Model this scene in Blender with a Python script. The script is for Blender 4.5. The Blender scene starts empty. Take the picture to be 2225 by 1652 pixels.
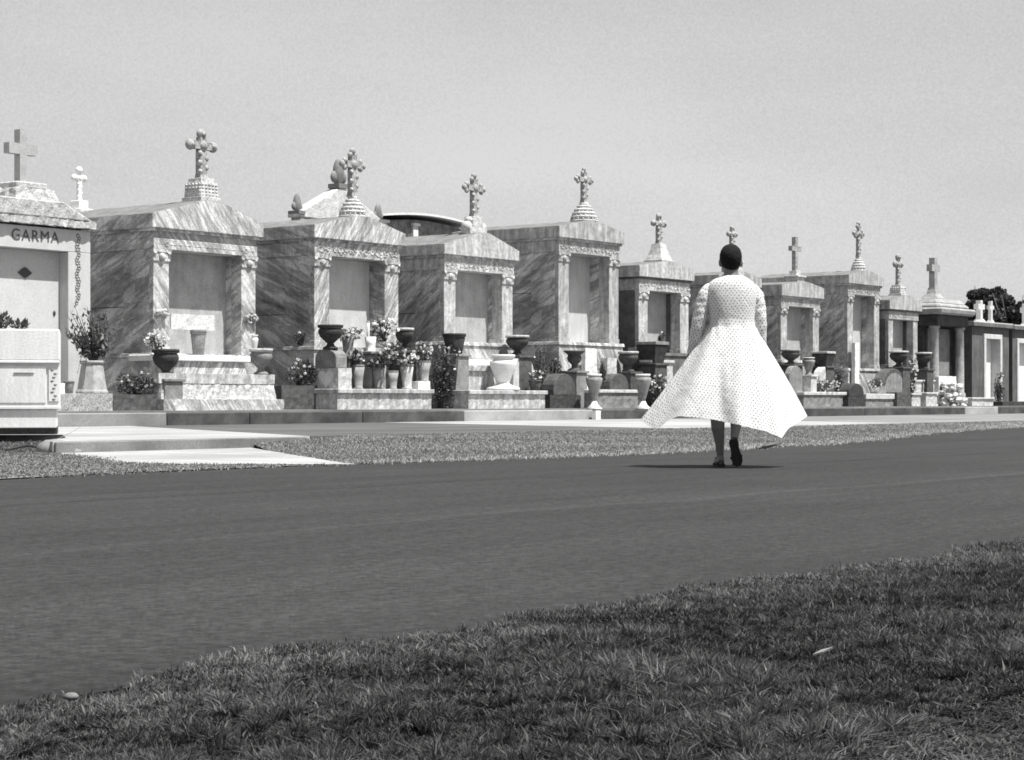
import bpy, math, random
import numpy as np
from mathutils import Vector, Matrix
R = math.radians
random.seed(7); rng = np.random.default_rng(7)
S = bpy.context.scene
COL = S.collection
# ------------------------------------------------------------------ camera
EYE = 0.49; F = 4200.0; CX = 1112.5; HY = 870.0      # focal and horizon in units of a 2225 px wide picture
cd = bpy.data.cameras.new('camera'); cam = bpy.data.objects.new('camera', cd); COL.objects.link(cam)
cam.location = (0, 0, EYE); cam.rotation_euler = (R(90), 0, 0)
cd.sensor_width = 36.0; cd.lens = 36.0 * F / 2225.0
cd.shift_y = (HY - 826.0) / 2225.0
cd.clip_start = 0.05; cd.clip_end = 3000
S.camera = cam
# ------------------------------------------------------------------ sky and sun
TH = math.atan2(0.8, 0.6)                             # direction of the row of tombs
def P(u, v, z=0.0): return Vector((0.6 * u - 0.8 * v, 0.8 * u + 0.6 * v, z))
SUN_EL = 66.0
a_ = R(7.0)
sh = Vector((0.8 * math.cos(a_) + 0.6 * math.sin(a_), -0.6 * math.cos(a_) + 0.8 * math.sin(a_), 0))
sdir = Vector((sh.x * math.cos(R(SUN_EL)), sh.y * math.cos(R(SUN_EL)), math.sin(R(SUN_EL))))
sl = bpy.data.lights.new('sun', 'SUN'); sl.energy = 5.0; sl.angle = R(0.5); sl.color = (1, 0.995, 0.985)
so = bpy.data.objects.new('sun', sl); COL.objects.link(so); so.location = (0, 0, 30)
so.rotation_euler = sdir.to_track_quat('Z', 'Y').to_euler()
W = bpy.data.worlds.new('World'); S.world = W; W.use_nodes = True
nt = W.node_tree; nt.nodes.clear()
sky = nt.nodes.new('ShaderNodeTexSky'); sky.sky_type = 'NISHITA'; sky.sun_disc = False
sky.sun_elevation = R(SUN_EL); sky.sun_rotation = math.atan2(sh.x, sh.y)
HAZY = 0.74   # bright summer haze
sky.dust_density = 1.5; sky.air_density = 1.0; sky.ozone_density = 1.0
bw = nt.nodes.new('ShaderNodeRGBToBW')
tc = nt.nodes.new('ShaderNodeTexCoord')
mp = nt.nodes.new('ShaderNodeMapping'); mp.inputs['Scale'].default_value = (1, 1, 3.5)
nz = nt.nodes.new('ShaderNodeTexNoise'); nz.inputs['Scale'].default_value = 3.2; nz.inputs['Detail'].default_value = 6
mr = nt.nodes.new('ShaderNodeMapRange'); mr.inputs['From Min'].default_value = .3; mr.inputs['From Max'].default_value = .7
mr.inputs['To Min'].default_value = .90 * HAZY; mr.inputs['To Max'].default_value = 1.08 * HAZY
mu = nt.nodes.new('ShaderNodeMath'); mu.operation = 'MULTIPLY'
flat = nt.nodes.new('ShaderNodeMath'); flat.operation = 'MULTIPLY_ADD'; flat.inputs[1].default_value = .42; flat.inputs[2].default_value = 1.85   # milky haze evens out the sky
bg = nt.nodes.new('ShaderNodeBackground'); bg.inputs['Strength'].default_value = 0.15
wo = nt.nodes.new('ShaderNodeOutputWorld')
L = nt.links.new
L(sky.outputs[0], bw.inputs[0]); L(tc.outputs['Generated'], mp.inputs[0]); L(mp.outputs[0], nz.inputs['Vector'])
nz2 = nt.nodes.new('ShaderNodeTexNoise'); nz2.inputs['Scale'].default_value = 760; nz2.inputs['Detail'].default_value = 3; L(tc.outputs['Generated'], nz2.inputs['Vector'])
ad = nt.nodes.new('ShaderNodeMath'); ad.operation = 'MULTIPLY_ADD'; ad.inputs[1].default_value = .7; L(nz2.outputs[0], ad.inputs[0]); sb = nt.nodes.new('ShaderNodeMath'); sb.operation = 'SUBTRACT'; sb.inputs[1].default_value = .35
L(nz.outputs[0], ad.inputs[2]); L(ad.outputs[0], sb.inputs[0]); L(sb.outputs[0], mr.inputs[0]); L(bw.outputs[0], flat.inputs[0]); L(flat.outputs[0], mu.inputs[0]); L(mr.outputs[0], mu.inputs[1])
L(mu.outputs[0], bg.inputs[0]); L(bg.outputs[0], wo.inputs[0])
S.view_settings.view_transform = 'Standard'; S.view_settings.look = 'None'
S.view_settings.exposure = 0.76; S.view_settings.gamma = 1.0
S.render.engine = 'CYCLES'
S.cycles.pixel_filter_type = 'BLACKMAN_HARRIS'; S.cycles.filter_width = 1.7
S.cycles.max_bounces = 6; S.cycles.transparent_max_bounces = 8

# ------------------------------------------------------------------ measuring: picture units -> the row's frame
def tx(x): return (x - CX) / F
def Zof(x, v): return v / (0.6 - 0.8 * tx(x))
def U(x, v): return Zof(x, v) * (0.6 * tx(x) + 0.8)
def zpx(y, Z): return EYE + (HY - y) / F * Z

# ------------------------------------------------------------------ materials (grey values only: the photograph is black and white)
class NT:
    def __init__(s, m): s.t = m.node_tree; s.n = s.t.nodes; s.L = s.t.links.new
    def node(s, k, **kw):
        n = s.n.new(k)
        for a, b in kw.items(): setattr(n, a, b)
        return n
    def noise(s, vec, scale, detail=4, rough=.55, dist=0.0):
        n = s.node('ShaderNodeTexNoise'); n.inputs['Scale'].default_value = scale; n.inputs['Detail'].default_value = detail
        n.inputs['Roughness'].default_value = rough; n.inputs['Distortion'].default_value = dist
        s.L(vec, n.inputs['Vector']); return n.outputs[0]
    def rng(s, val, a, b, c, d):
        n = s.node('ShaderNodeMapRange')
        for i, q in zip(('From Min', 'From Max', 'To Min', 'To Max'), (a, b, c, d)): n.inputs[i].default_value = q
        s.L(val, n.inputs[0]); return n.outputs[0]
    def math(s, op, a, b):
        n = s.node('ShaderNodeMath', operation=op)
        for i, q in enumerate((a, b)):
            if isinstance(q, (int, float)): n.inputs[i].default_value = q
            else: s.L(q, n.inputs[i])
        return n.outputs[0]
    def mapping(s, vec, rot=(0, 0, 0), sc=(1, 1, 1), loc=(0, 0, 0)):
        n = s.node('ShaderNodeMapping'); n.inputs['Rotation'].default_value = rot; n.inputs['Scale'].default_value = sc
        n.inputs['Location'].default_value = loc
        s.L(vec, n.inputs[0]); return n.outputs[0]
MATS = {}
def newmat(name, rough=.8, spec=.3):
    m = bpy.data.materials.new(name); m.use_nodes = True
    t = NT(m); b = m.node_tree.nodes['Principled BSDF']
    b.inputs['Roughness'].default_value = rough; b.inputs['Specular IOR Level'].default_value = spec
    return m, t, b
def bump(t, b, h, dist, strength=.6):
    n = t.node('ShaderNodeBump'); n.inputs['Distance'].default_value = dist; n.inputs['Strength'].default_value = strength
    t.L(h, n.inputs['Height']); t.L(n.outputs[0], b.inputs['Normal'])
def stone(name, base, var=.3, scale=6, fine=60, rough=.8, bmp=.004, weather=.0):
    """mottled stone: base grey, blotches, fine speckle"""
    if name in MATS: return MATS[name]
    m, t, b = newmat(name, rough)
    tcn = t.node('ShaderNodeTexCoord').outputs['Object']
    n1 = t.rng(t.noise(tcn, scale, 6), .3, .7, 1 - var, 1 + var * .6)
    n2 = t.rng(t.noise(tcn, min(fine, 36), 4, .85), .32, .68, 1 - .10 - var * .8, 1 + .07 + var * .55)
    v = t.math('MULTIPLY', t.math('MULTIPLY', n1, n2), base * .86)
    if weather:
        st = t.mapping(tcn, sc=(5, 5, .7))
        v = t.math('MULTIPLY', v, t.rng(t.noise(st, 2.0, 6, .65), .42, .62, 1.0 - weather, 1.0))
    t.L(v, b.inputs['Base Color'])
    bump(t, b, t.noise(tcn, fine * .7, 4, .6), bmp)
    MATS[name] = m; return m
VEIN = .56
def marble(name, lo, hi, ang=40, freq=2.2, dist=6.0, weather=.25, axis=1):
    """streaked marble: long irregular veins running at an angle across the faces"""
    if name in MATS: return MATS[name]
    m, t, b = newmat(name, .55, .4)
    tcn = t.node('ShaderNodeTexCoord').outputs['Object']
    r = t.mapping(tcn, rot=(R(ang), R(ang), R(8)))
    wob = t.mapping(r, sc=(freq * 2.6, freq * .42, freq * .42))
    st1 = t.rng(t.noise(wob, 1.0, 7, .62, .9), .36, .64, 0.0, 1.0)
    w2 = t.mapping(r, sc=(freq * 7, freq * .9, freq * .9), loc=(3.1, 1.7, 5.2))
    st2 = t.rng(t.noise(w2, 1.0, 5, .6, 1.2), .46, .56, VEIN, 1.0)
    bl = t.rng(t.noise(tcn, 1.3, 5, .6), .35, .65, 0.0, 1.0)
    mixv = t.math('MULTIPLY', t.math('MULTIPLY', st1, .75), 1.0)
    mixv = t.math('ADD', mixv, t.math('MULTIPLY', bl, .25))
    a = t.math('MULTIPLY', t.rng(mixv, 0, 1, lo * .86, hi * .86), st2)
    n2 = t.rng(t.noise(tcn, 34, 4, .85), .32, .68, .58, 1.36)
    v = t.math('MULTIPLY', a, n2)
    st = t.mapping(tcn, sc=(6, 6, .8))
    v = t.math('MULTIPLY', v, t.rng(t.noise(st, 2.2, 6, .65), .40, .62, 1.0 - weather, 1.0))
    t.L(v, b.inputs['Base Color'])
    bump(t, b, t.noise(tcn, 50, 4, .6), .003)
    MATS[name] = m; return m
def plain(name, base, rough=.7, var=.12, spec=.3):
    if name in MATS: return MATS[name]
    m, t, b = newmat(name, rough, spec)
    tcn = t.node('ShaderNodeTexCoord').outputs['Object']
    t.L(t.math('MULTIPLY', t.rng(t.noise(tcn, 25, 4), .3, .7, 1 - var, 1 + var), base), b.inputs['Base Color'])
    MATS[name] = m; return m
def leafmat(name, base, trans=.25):
    if name in MATS: return MATS[name]
    m, t, b = newmat(name, .55, .35)
    at = t.node('ShaderNodeAttribute'); at.attribute_name = 'tint'
    v = t.math('MULTIPLY', at.outputs['Fac'], base)
    t.L(v, b.inputs['Base Color'])
    tr = t.node('ShaderNodeBsdfTranslucent'); t.L(v, tr.inputs[0])
    mx = t.node('ShaderNodeMixShader'); mx.inputs[0].default_value = trans
    o = t.n['Material Output']
    t.L(b.outputs[0], mx.inputs[1]); t.L(tr.outputs[0], mx.inputs[2]); t.L(mx.outputs[0], o.inputs[0])
    MATS[name] = m; return m

# ------------------------------------------------------------------ mesh building
class MB:
    def __init__(s): s.v = []; s.f = []; s.sm = []
    def add(s, vs, fs, smooth=False):
        o = len(s.v); s.v += [tuple(q) for q in vs]; s.f += [tuple(i + o for i in f) for f in fs]; s.sm += [smooth] * len(fs)
    def box(s, x0, x1, y0, y1, z0, z1, t=0.0):
        """box; t insets the top on every side"""
        vs = [(x0, y0, z0), (x1, y0, z0), (x1, y1, z0), (x0, y1, z0), (x0 + t, y0 + t, z1), (x1 - t, y0 + t, z1), (x1 - t, y1 - t, z1), (x0 + t, y1 - t, z1)]
        s.add(vs, [(3, 2, 1, 0), (4, 5, 6, 7), (0, 1, 5, 4), (1, 2, 6, 5), (2, 3, 7, 6), (3, 0, 4, 7)])
        return s
    def rock(s, x0, x1, y0, y1, z0, z1, t=0.0, amp=.011, cell=.06):
        """rough-hewn block: a box whose gridded faces are chipped in and out"""
        from mathutils import noise as mn
        def D(p):
            q = Vector(p); a = mn.noise_vector(q * 9 + Vector((len(s.v) * 0, 3, 7))) * amp + mn.noise_vector(q * 23) * amp * .5
            f = (z1 - p[2]) / max(z1 - z0, 1e-6); k = t * (1 - f); cx_, cy_ = (x0 + x1) / 2, (y0 + y1) / 2
            r = Vector((p[0] - k * (1 if p[0] > cx_ else -1) * min(1, abs(p[0] - cx_) / max((x1 - x0) / 2, 1e-6)), p[1] - k * (1 if p[1] > cy_ else -1) * min(1, abs(p[1] - cy_) / max((y1 - y0) / 2, 1e-6)), p[2])) + a
            if p[2] <= z0: r.z = z0
            return r
        def face(o, a, b):
            na = max(1, int(Vector(a).length / cell)); nb = max(1, int(Vector(b).length / cell)); o, a, b = Vector(o), Vector(a), Vector(b)
            vs = [D(o + a * i / na + b * j / nb) for i in range(na + 1) for j in range(nb + 1)]
            s.add(vs, [(i * (nb + 1) + j, (i + 1) * (nb + 1) + j, (i + 1) * (nb + 1) + j + 1, i * (nb + 1) + j + 1) for i in range(na) for j in range(nb)])
        X, Y, Z_ = (x1 - x0, 0, 0), (0, y1 - y0, 0), (0, 0, z1 - z0)
        face((x0, y0, z0), X, Z_); face((x0, y0, z0), Z_, Y); face((x1, y0, z0), Y, Z_); face((x0, y1, z0), Z_, X); face((x0, y0, z1), X, Y); face((x0, y0, z0), Y, X)
        return s
    def prism(s, pts, y0, y1):
        """polygon of (x, z) pulled along y"""
        n = len(pts); vs = [(p[0], y0, p[1]) for p in pts] + [(p[0], y1, p[1]) for p in pts]
        fs = [tuple(range(n)), tuple(range(2 * n - 1, n - 1, -1))] + [(i, i + n, (i + 1) % n + n, (i + 1) % n) for i in range(n)]
        s.add(vs, fs); return s
    def lathe(s, prof, cx=0, cy=0, seg=24, square=False):
        """profile of (radius, z)"""
        vs = []; fs = []
        if square: seg = 4
        for r, z in prof:
            for k in range(seg):
                a = 2 * math.pi * (k + (.5 if square else 0)) / seg; rr = r * (1.414 if square else 1)
                vs.append((cx + rr * math.cos(a), cy + rr * math.sin(a), z))
        for i in range(len(prof) - 1):
            for k in range(seg):
                fs.append((i * seg + k, i * seg + (k + 1) % seg, (i + 1) * seg + (k + 1) % seg, (i + 1) * seg + k))
        fs.append(tuple(range(seg - 1, -1, -1))); fs.append(tuple((len(prof) - 1) * seg + k for k in range(seg)))
        s.add(vs, fs, not square); return s
    def ball(s, c, r, seg=10, rings=7, sc=(1, 1, 1)):
        vs = [(c[0], c[1], c[2] - r * sc[2])]
        for i in range(1, rings):
            ph = -math.pi / 2 + math.pi * i / rings
            for k in range(seg):
                a = 2 * math.pi * k / seg
                vs.append((c[0] + r * sc[0] * math.cos(ph) * math.cos(a), c[1] + r * sc[1] * math.cos(ph) * math.sin(a), c[2] + r * sc[2] * math.sin(ph)))
        vs.append((c[0], c[1], c[2] + r * sc[2]))
        fs = [(0, 1 + (k + 1) % seg, 1 + k) for k in range(seg)]
        for i in range(rings - 2):
            for k in range(seg):
                a = 1 + i * seg + k; b = 1 + i * seg + (k + 1) % seg
                fs.append((a, b, b + seg, a + seg))
        T = len(vs) - 1; o = 1 + (rings - 2) * seg
        fs += [(o + k, o + (k + 1) % seg, T) for k in range(seg)]
        s.add(vs, fs, True); return s
    def tube(s, pts, rad, seg=8):
        pts = [Vector(p) for p in pts]; n = len(pts)
        if not hasattr(rad, '__len__'): rad = [rad] * n
        vs = []; fs = []
        for i, p in enumerate(pts):
            d = (pts[min(i + 1, n - 1)] - pts[max(i - 1, 0)]).normalized()
            a = d.cross(Vector((0, 0, 1)) if abs(d.z) < .9 else Vector((1, 0, 0))).normalized(); b = d.cross(a)
            for k in range(seg):
                q = 2 * math.pi * k / seg; vs.append(p + a * math.cos(q) * rad[i] + b * math.sin(q) * rad[i])
        for i in range(n - 1):
            for k in range(seg):
                fs.append((i * seg + k, i * seg + (k + 1) % seg, (i + 1) * seg + (k + 1) % seg, (i + 1) * seg + k))
        fs.append(tuple(range(seg - 1, -1, -1))); fs.append(tuple((n - 1) * seg + k for k in range(seg)))
        s.add(vs, fs, True); return s
    def ring(s, c, r, t, seg=12, tube=6, ax='y', sz=1.0):
        vs = []; fs = []
        for i in range(seg):
            a = 2 * math.pi * i / seg
            for k in range(tube):
                b = 2 * math.pi * k / tube; rr = r + t * math.cos(b)
                vs.append((c[0] + rr * math.cos(a), c[1] + t * math.sin(b), c[2] + rr * math.sin(a) * sz))
        for i in range(seg):
            for k in range(tube):
                fs.append((i * tube + k, ((i + 1) % seg) * tube + k, ((i + 1) % seg) * tube + (k + 1) % tube, i * tube + (k + 1) % tube))
        s.add(vs, fs, True); return s
    def build(s, name, mat, parent=None, loc=(0, 0, 0), rz=0.0, bevel=0.0):
        me = bpy.data.meshes.new(name); me.from_pydata(s.v, [], s.f); me.materials.append(mat)
        me.polygons.foreach_set('use_smooth', s.sm)
        o = bpy.data.objects.new(name, me); COL.objects.link(o)
        o.location = loc; o.rotation_euler = (0, 0, rz)
        if parent is not None: o.parent = parent
        if bevel:
            b = o.modifiers.new('bevel', 'BEVEL'); b.width = bevel; b.segments = 1; b.limit_method = 'ANGLE'
        return o
def tag(o, label=None, cat=None, group=None, kind=None):
    if label: o['label'] = label
    if cat: o['category'] = cat
    if group: o['group'] = group
    if kind: o['kind'] = kind
    return o
def thing(name, label, cat, u, v, z, group=None, rz=TH):
    o = bpy.data.objects.new(name, None); COL.objects.link(o); o.empty_display_size = .2
    o.location = P(u, v, z); o.rotation_euler = (0, 0, rz)
    return tag(o, label, cat, group)
def npmesh(name, V, faces_flat, starts, totals, mat, tint=None, parent=None):
    me = bpy.data.meshes.new(name)
    me.vertices.add(len(V)); me.vertices.foreach_set('co', V.astype(np.float32).ravel())
    me.loops.add(len(faces_flat)); me.loops.foreach_set('vertex_index', faces_flat.astype(np.int32))
    me.polygons.add(len(starts)); me.polygons.foreach_set('loop_start', starts.astype(np.int32)); me.polygons.foreach_set('loop_total', totals.astype(np.int32))
    me.update(calc_edges=True)
    if tint is not None:
        a = me.attributes.new('tint', 'FLOAT', 'POINT'); a.data.foreach_set('value', tint.astype(np.float32))
    me.materials.append(mat)
    o = bpy.data.objects.new(name, me); COL.objects.link(o)
    if parent is not None: o.parent = parent
    return o
def leaves(name, C, N, size, mat, tint, parent=None, asp=.5):
    """many small pointed leaves: C centres (n,3), N directions (n,3)"""
    n = len(C); N = N / (np.linalg.norm(N, axis=1, keepdims=True) + 1e-9)
    r = rng.normal(size=(n, 3)); A = np.cross(N, r); A /= (np.linalg.norm(A, axis=1, keepdims=True) + 1e-9)
    size = np.broadcast_to(size, (n,))[:, None]
    V = np.stack([C - N * size * .5, C + A * size * .5 * asp, C + N * size * .5, C - A * size * .5 * asp], 1).reshape(-1, 3)
    idx = np.arange(4 * n)
    return npmesh(name, V, idx, np.arange(n) * 4, np.full(n, 4), mat, np.repeat(tint, 4), parent)

# ------------------------------------------------------------------ ground, road, paths
def sheet(name, pts, z, mat, skirt=0.0):
    n = len(pts); vs = [P(u, v, z) for u, v in pts]; fs = [tuple(range(n))]
    ar = sum(pts[i][0] * pts[(i + 1) % n][1] - pts[(i + 1) % n][0] * pts[i][1] for i in range(n))
    m = MB()
    if skirt:
        vs += [P(u, v, z - skirt) for u, v in pts]
        fs += [(i, i + n, (i + 1) % n + n, (i + 1) % n) for i in range(n)]
    if ar < 0: fs = [f[::-1] for f in fs]
    m.add(vs, fs); return tag(m.build(name, mat), kind='structure')
def road_mat():
    m, t, b = newmat('asphalt', .9, .2)
    c = t.node('ShaderNodeTexCoord').outputs['Object']
    r = t.mapping(c, rot=(0, 0, -TH))                       # x along the road, y across it
    st = t.rng(t.noise(t.mapping(r, sc=(.12, 2.2, 1)), 1.0, 6, .6), .3, .7, .8, 1.16)
    ln = t.rng(t.noise(t.mapping(r, sc=(.35, 16, 1)), 1.0, 4, .6), .3, .7, .92, 1.08)
    bl = t.rng(t.noise(r, .55, 5, .6), .3, .7, .86, 1.1)
    gr = t.rng(t.noise(r, 95, 3, .75), .3, .7, .62, 1.42)
    sx = t.node('ShaderNodeSeparateXYZ'); t.L(r, sx.inputs[0])
    wob = t.math('MULTIPLY', t.math('SUBTRACT', t.noise(t.mapping(r, sc=(.35, 0, 0)), 1.0, 4), .5), .8)
    d = t.math('ABSOLUTE', t.math('SUBTRACT', t.math('ADD', sx.outputs[1], wob), 5.05), 0)
    seam = t.rng(d, .0, .10, 1.32, 1.0)
    d2 = t.math('ABSOLUTE', t.math('SUBTRACT', t.math('ADD', sx.outputs[1], wob), 7.25), 0)
    seam2 = t.rng(d2, .0, .09, .72, 1.0)
    edge = t.rng(sx.outputs[1], 2.45, 3.0, .72, 1.0)         # darker along the near edge
    g2 = t.rng(t.noise(r, 24, 3, .85), .36, .64, .60, 1.42); g3 = t.rng(t.noise(r, 5, 5, .8), .35, .65, .90, 1.10)
    gr = t.math('MULTIPLY', t.math('MULTIPLY', gr, g2), g3)
    v = t.math('MULTIPLY', t.math('MULTIPLY', st, bl), t.math('MULTIPLY', gr, ln))
    v = t.math('MULTIPLY', t.math('MULTIPLY', v, seam), t.math('MULTIPLY', seam2, edge))
    t.L(t.math('MULTIPLY', v, ROAD), b.inputs['Base Color'])
    bump(t, b, t.noise(r, 160, 3, .7), .004, .5)
    return m
ROAD = 0.030
def soil(name, base, fine=45, var=.4):
    m, t, b = newmat(name, .95, .1)
    c = t.node('ShaderNodeTexCoord').outputs['Object']
    v = t.math('MULTIPLY', t.rng(t.noise(c, 1.1, 6, .6), .3, .7, 1 - var * .5, 1 + var * .5), t.rng(t.noise(c, fine, 4, .75), .3, .7, 1 - var, 1 + var))
    t.L(t.math('MULTIPLY', v, base), b.inputs['Base Color']); bump(t, b, t.noise(c, fine, 4, .7), .02, .8)
    return m
def concrete(name, base, dirt=.35, sc=.7):
    m, t, b = newmat(name, .85, .2)
    c = t.node('ShaderNodeTexCoord').outputs['Object']
    r = t.mapping(c, rot=(0, 0, -TH))
    v = t.math('MULTIPLY', t.rng(t.noise(t.mapping(r, sc=(.5, 1, 1)), sc, 7, .62), .38, .66, 1 - dirt, 1.06), t.rng(t.noise(r, 38, 4, .7), .3, .7, .82, 1.15))
    st = t.rng(t.noise(t.mapping(r, sc=(1.3, .1, 1)), 3.0, 5, .6), .35, .65, .85, 1.06)
    t.L(t.math('MULTIPLY', t.math('MULTIPLY', v, st), base), b.inputs['Base Color']); bump(t, b, t.noise(r, 60, 4, .7), .004, .5)
    return m
M_soil = soil('meadow_soil', .05); M_lawn = soil('lawn_soil', .022); M_verge = soil('verge_turf', .17, 40, .35)
M_con = concrete('pale_concrete', .36, .3); M_con2 = concrete('stained_concrete', .11, .35); M_con3 = concrete('grey_concrete', .22, .3)
M_kd = concrete('dark_kerb', .085, .5, 2.5); M_kl = concrete('light_kerb', .36, .3, 1.5); M_km = concrete('mid_kerb', .25, .2, 1.5)
m = MB(); m.add([(-900, -300, -.06), (900, -300, -.06), (900, 1500, -.06), (-900, 1500, -.06)], [(0, 1, 2, 3)])
tag(m.build('ground', M_soil), kind='structure')
FAR = [(-60, 9.8), (0, 9.8), (7.6, 9.7), (10.3, 9.9), (14.7, 9.5), (20, 10.2), (25.4, 11.8), (30, 13.0), (36, 13.95), (44, 13.96)]
sheet('road', [(-60, 2.5), (120, 2.5), (120, 22.0), (-60, 22.0)], 0.0, road_mat())
def near_edge(u): return 2.48 - .25 * min(max((2.5 - u) / .8, 0), 1.4) + .035 * math.sin(u * 3.1 + 1) + .03 * math.sin(u * 7.7) + .02 * math.sin(u * 17.0)
us = np.linspace(-4, 24, 1500)
sheet('lawn', [(-60, 2.6), (-60, -60), (120, -60), (120, 2.7)] + [(float(u), near_edge(u) - .06) for u in us[::-1]], .008, M_lawn)
# verge, left of the driveway: level ground; right of it: rises to the walkway
def far_edge(u): return float(np.interp(u, [p[0] for p in FAR], [p[1] for p in FAR]))
def WX(X, Y): return (.6 * X + .8 * Y, -.8 * X + .6 * Y)      # world x, y -> u, v
AP = [(11.62, 13.98), (10.75, 12.5), (10.15, 11.4), (10.12, 10.75), (10.6, 10.3), (11.0, 9.72), (11.7, 10.7), (13.6, 13.2), (14.2, 13.98)]
lv = [(u, far_edge(u) + .05 * math.sin(u * 2.3) + .03 * math.sin(u * 9)) for u in np.linspace(-20, 10.6, 60)]
sheet('verge', lv + [(10.6, 10.3), (10.12, 10.75), (10.15, 11.4), (10.75, 12.5), (11.62, 13.98), WX(-4.9, 21.25), WX(-14, 21.25), (-20, 22)], .008, M_verge)
sheet('driveway', AP, .006, M_con)
rv = MB(); us = np.concatenate([np.linspace(11.05, 36, 260), np.linspace(36.5, 120, 60)]); K = 14; vs = []; fs = []
def right_lo(u):
    base = far_edge(u) if u < 44 else 13.96
    return min(base + .05 * math.sin(u * 2.9) + .035 * math.sin(u * 11), right_hi(u) - .02)
def right_hi(u): return float(np.interp(u, [11.0, 11.7, 13.6, 14.25], [9.80, 10.70, 13.20, 13.99]))
def vz(u, v):
    lo = right_lo(u); q = max(0, min(1, (v - lo) / max(right_hi(u) - lo, .01)))
    rise = .012 + .093 * min(1, max(0, (u - 13.4) / 2.2))
    return .004 + (rise - .012) * q ** .8 + .012 * math.sin(u * 1.7) * math.sin(v * 2.1) * q * (1 - q) * 3
for u in us:
    lo = right_lo(u)
    for k in range(K):
        v = lo + (right_hi(u) - lo) * k / (K - 1); vs.append(P(u, v, vz(u, v)))
for i in range(len(us) - 1):
    for k in range(K - 1): fs.append((i * K + k, (i + 1) * K + k, (i + 1) * K + k + 1, i * K + k + 1))
rv.add(vs, fs, True); tag(rv.build('verge', M_verge), kind='structure')
# walkway in front of the kerb, cast in bays of different age
b0 = WX(-14, 21.3); b1 = WX(-4.95, 21.3)
sheet('path', [b0, b1, (12.9, 15.3), (12.05, 14.6), (11.65, 14.0), (15.1, 14.0), (19.5, 21.7), (-5, 21.7)], .11, M_con, .2)
sheet('path', [(15.115, 14.0), (22.3, 14.0), (25.2, 21.7), (19.515, 21.7)], .11, M_con2, .2)
sheet('path', [(22.315, 14.0), (30.0, 14.0), (33.0, 21.7), (25.215, 21.7)], .11, M_con, .2)
sheet('path', [(30.015, 14.0), (120.0, 14.0), (120.0, 21.7), (33.015, 21.7)], .11, M_con3, .2)
m = MB(); m.box(0, 3.35, 0, .03, -.1, .104); tag(m.build('kerb', concrete('drive_kerb', .20, .3, 2), None, P(11.66, 13.965, 0), TH, .006), kind='structure')
def kerb(xa, xb, mat, zt=.30):
    ua, ub = U(xa, 21.7), U(xb, 21.7); m = MB(); m.box(0, ub - ua - .012, 0, .40, -.25, zt - .05)
    o = m.build('kerb', mat, None, P(ua, 21.71, .05), TH, .012); tag(o, kind='structure')
kerb(-500, 365, M_km); kerb(365, 545, M_kd); kerb(545, 790, M_kd); kerb(790, 1010, M_kd); kerb(1010, 1290, M_kl); kerb(1290, 1520, M_kd, .295)
kerb(1520, 1880, M_kd, .295); kerb(1880, 2098, M_kd, .295); kerb(2098, 2170, M_kl, .305); kerb(2170, 2280, M_kd); kerb(2280, 3000, M_kl)
sheet('terrace', [(-5, 22.105), (115, 22.105), (115, 60), (-5, 60)], .33, M_con3, .3)
TZ = .33

# ------------------------------------------------------------------ grass
def blades(name, UV, Z0, h, w, lean, mat, tint):
    n = len(UV); X = .6 * UV[:, 0] - .8 * UV[:, 1]; Y = .8 * UV[:, 0] + .6 * UV[:, 1]
    C = np.stack([X, Y, Z0], 1); a = rng.uniform(0, 2 * np.pi, n); D = np.stack([np.cos(a), np.sin(a), 0 * a], 1)
    c = rng.uniform(0, 2 * np.pi, n); Sd = np.stack([np.cos(c), np.sin(c), 0 * c], 1) * w[:, None] * .5
    up = np.array([0, 0, 1.0]); H = h[:, None]; Ln = lean[:, None]
    M1 = C + up * H * .55 + D * H * Ln * .35; T = C + up * H * (1 - .35 * Ln) + D * H * Ln
    V = np.stack([C - Sd, C + Sd, M1 + Sd * .85, M1 - Sd * .85, T], 1).reshape(-1, 3)
    b = (np.arange(n) * 5)[:, None]
    F_ = np.concatenate([b + np.array([[0, 1, 2, 3]]), b + np.array([[3, 2, 4]])], 1).ravel()
    st = np.stack([np.arange(n) * 7, np.arange(n) * 7 + 4], 1).ravel(); to = np.tile([4, 3], n)
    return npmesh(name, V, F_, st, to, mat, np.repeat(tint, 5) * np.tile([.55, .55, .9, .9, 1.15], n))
def smooth_noise(x, y, sc, seed):
    r = np.random.default_rng(seed); s = 0
    for k in range(6):
        a, b, p = r.normal(size=2), r.uniform(0, 6.28), r.uniform(.6, 1.6)
        s = s + np.sin((a[0] * x + a[1] * y) * sc * p + b)
    return s / 3.0
N = 620000
z = 2.2 + (13.0 - 2.2) * rng.random(N * 3) ** 1.35
x = rng.uniform(-1, 1, N * 3) * (.36 * z + .1)
u = .6 * x + .8 * z; v = -.8 * x + .6 * z
ne = 2.48 - .25 * np.clip((2.5 - u) / .8, 0, 1.4) + .035 * np.sin(u * 3.1 + 1) + .03 * np.sin(u * 7.7) + .02 * np.sin(u * 17.0)
k = v < ne + rng.normal(size=len(v)) * .03 + .02
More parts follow.
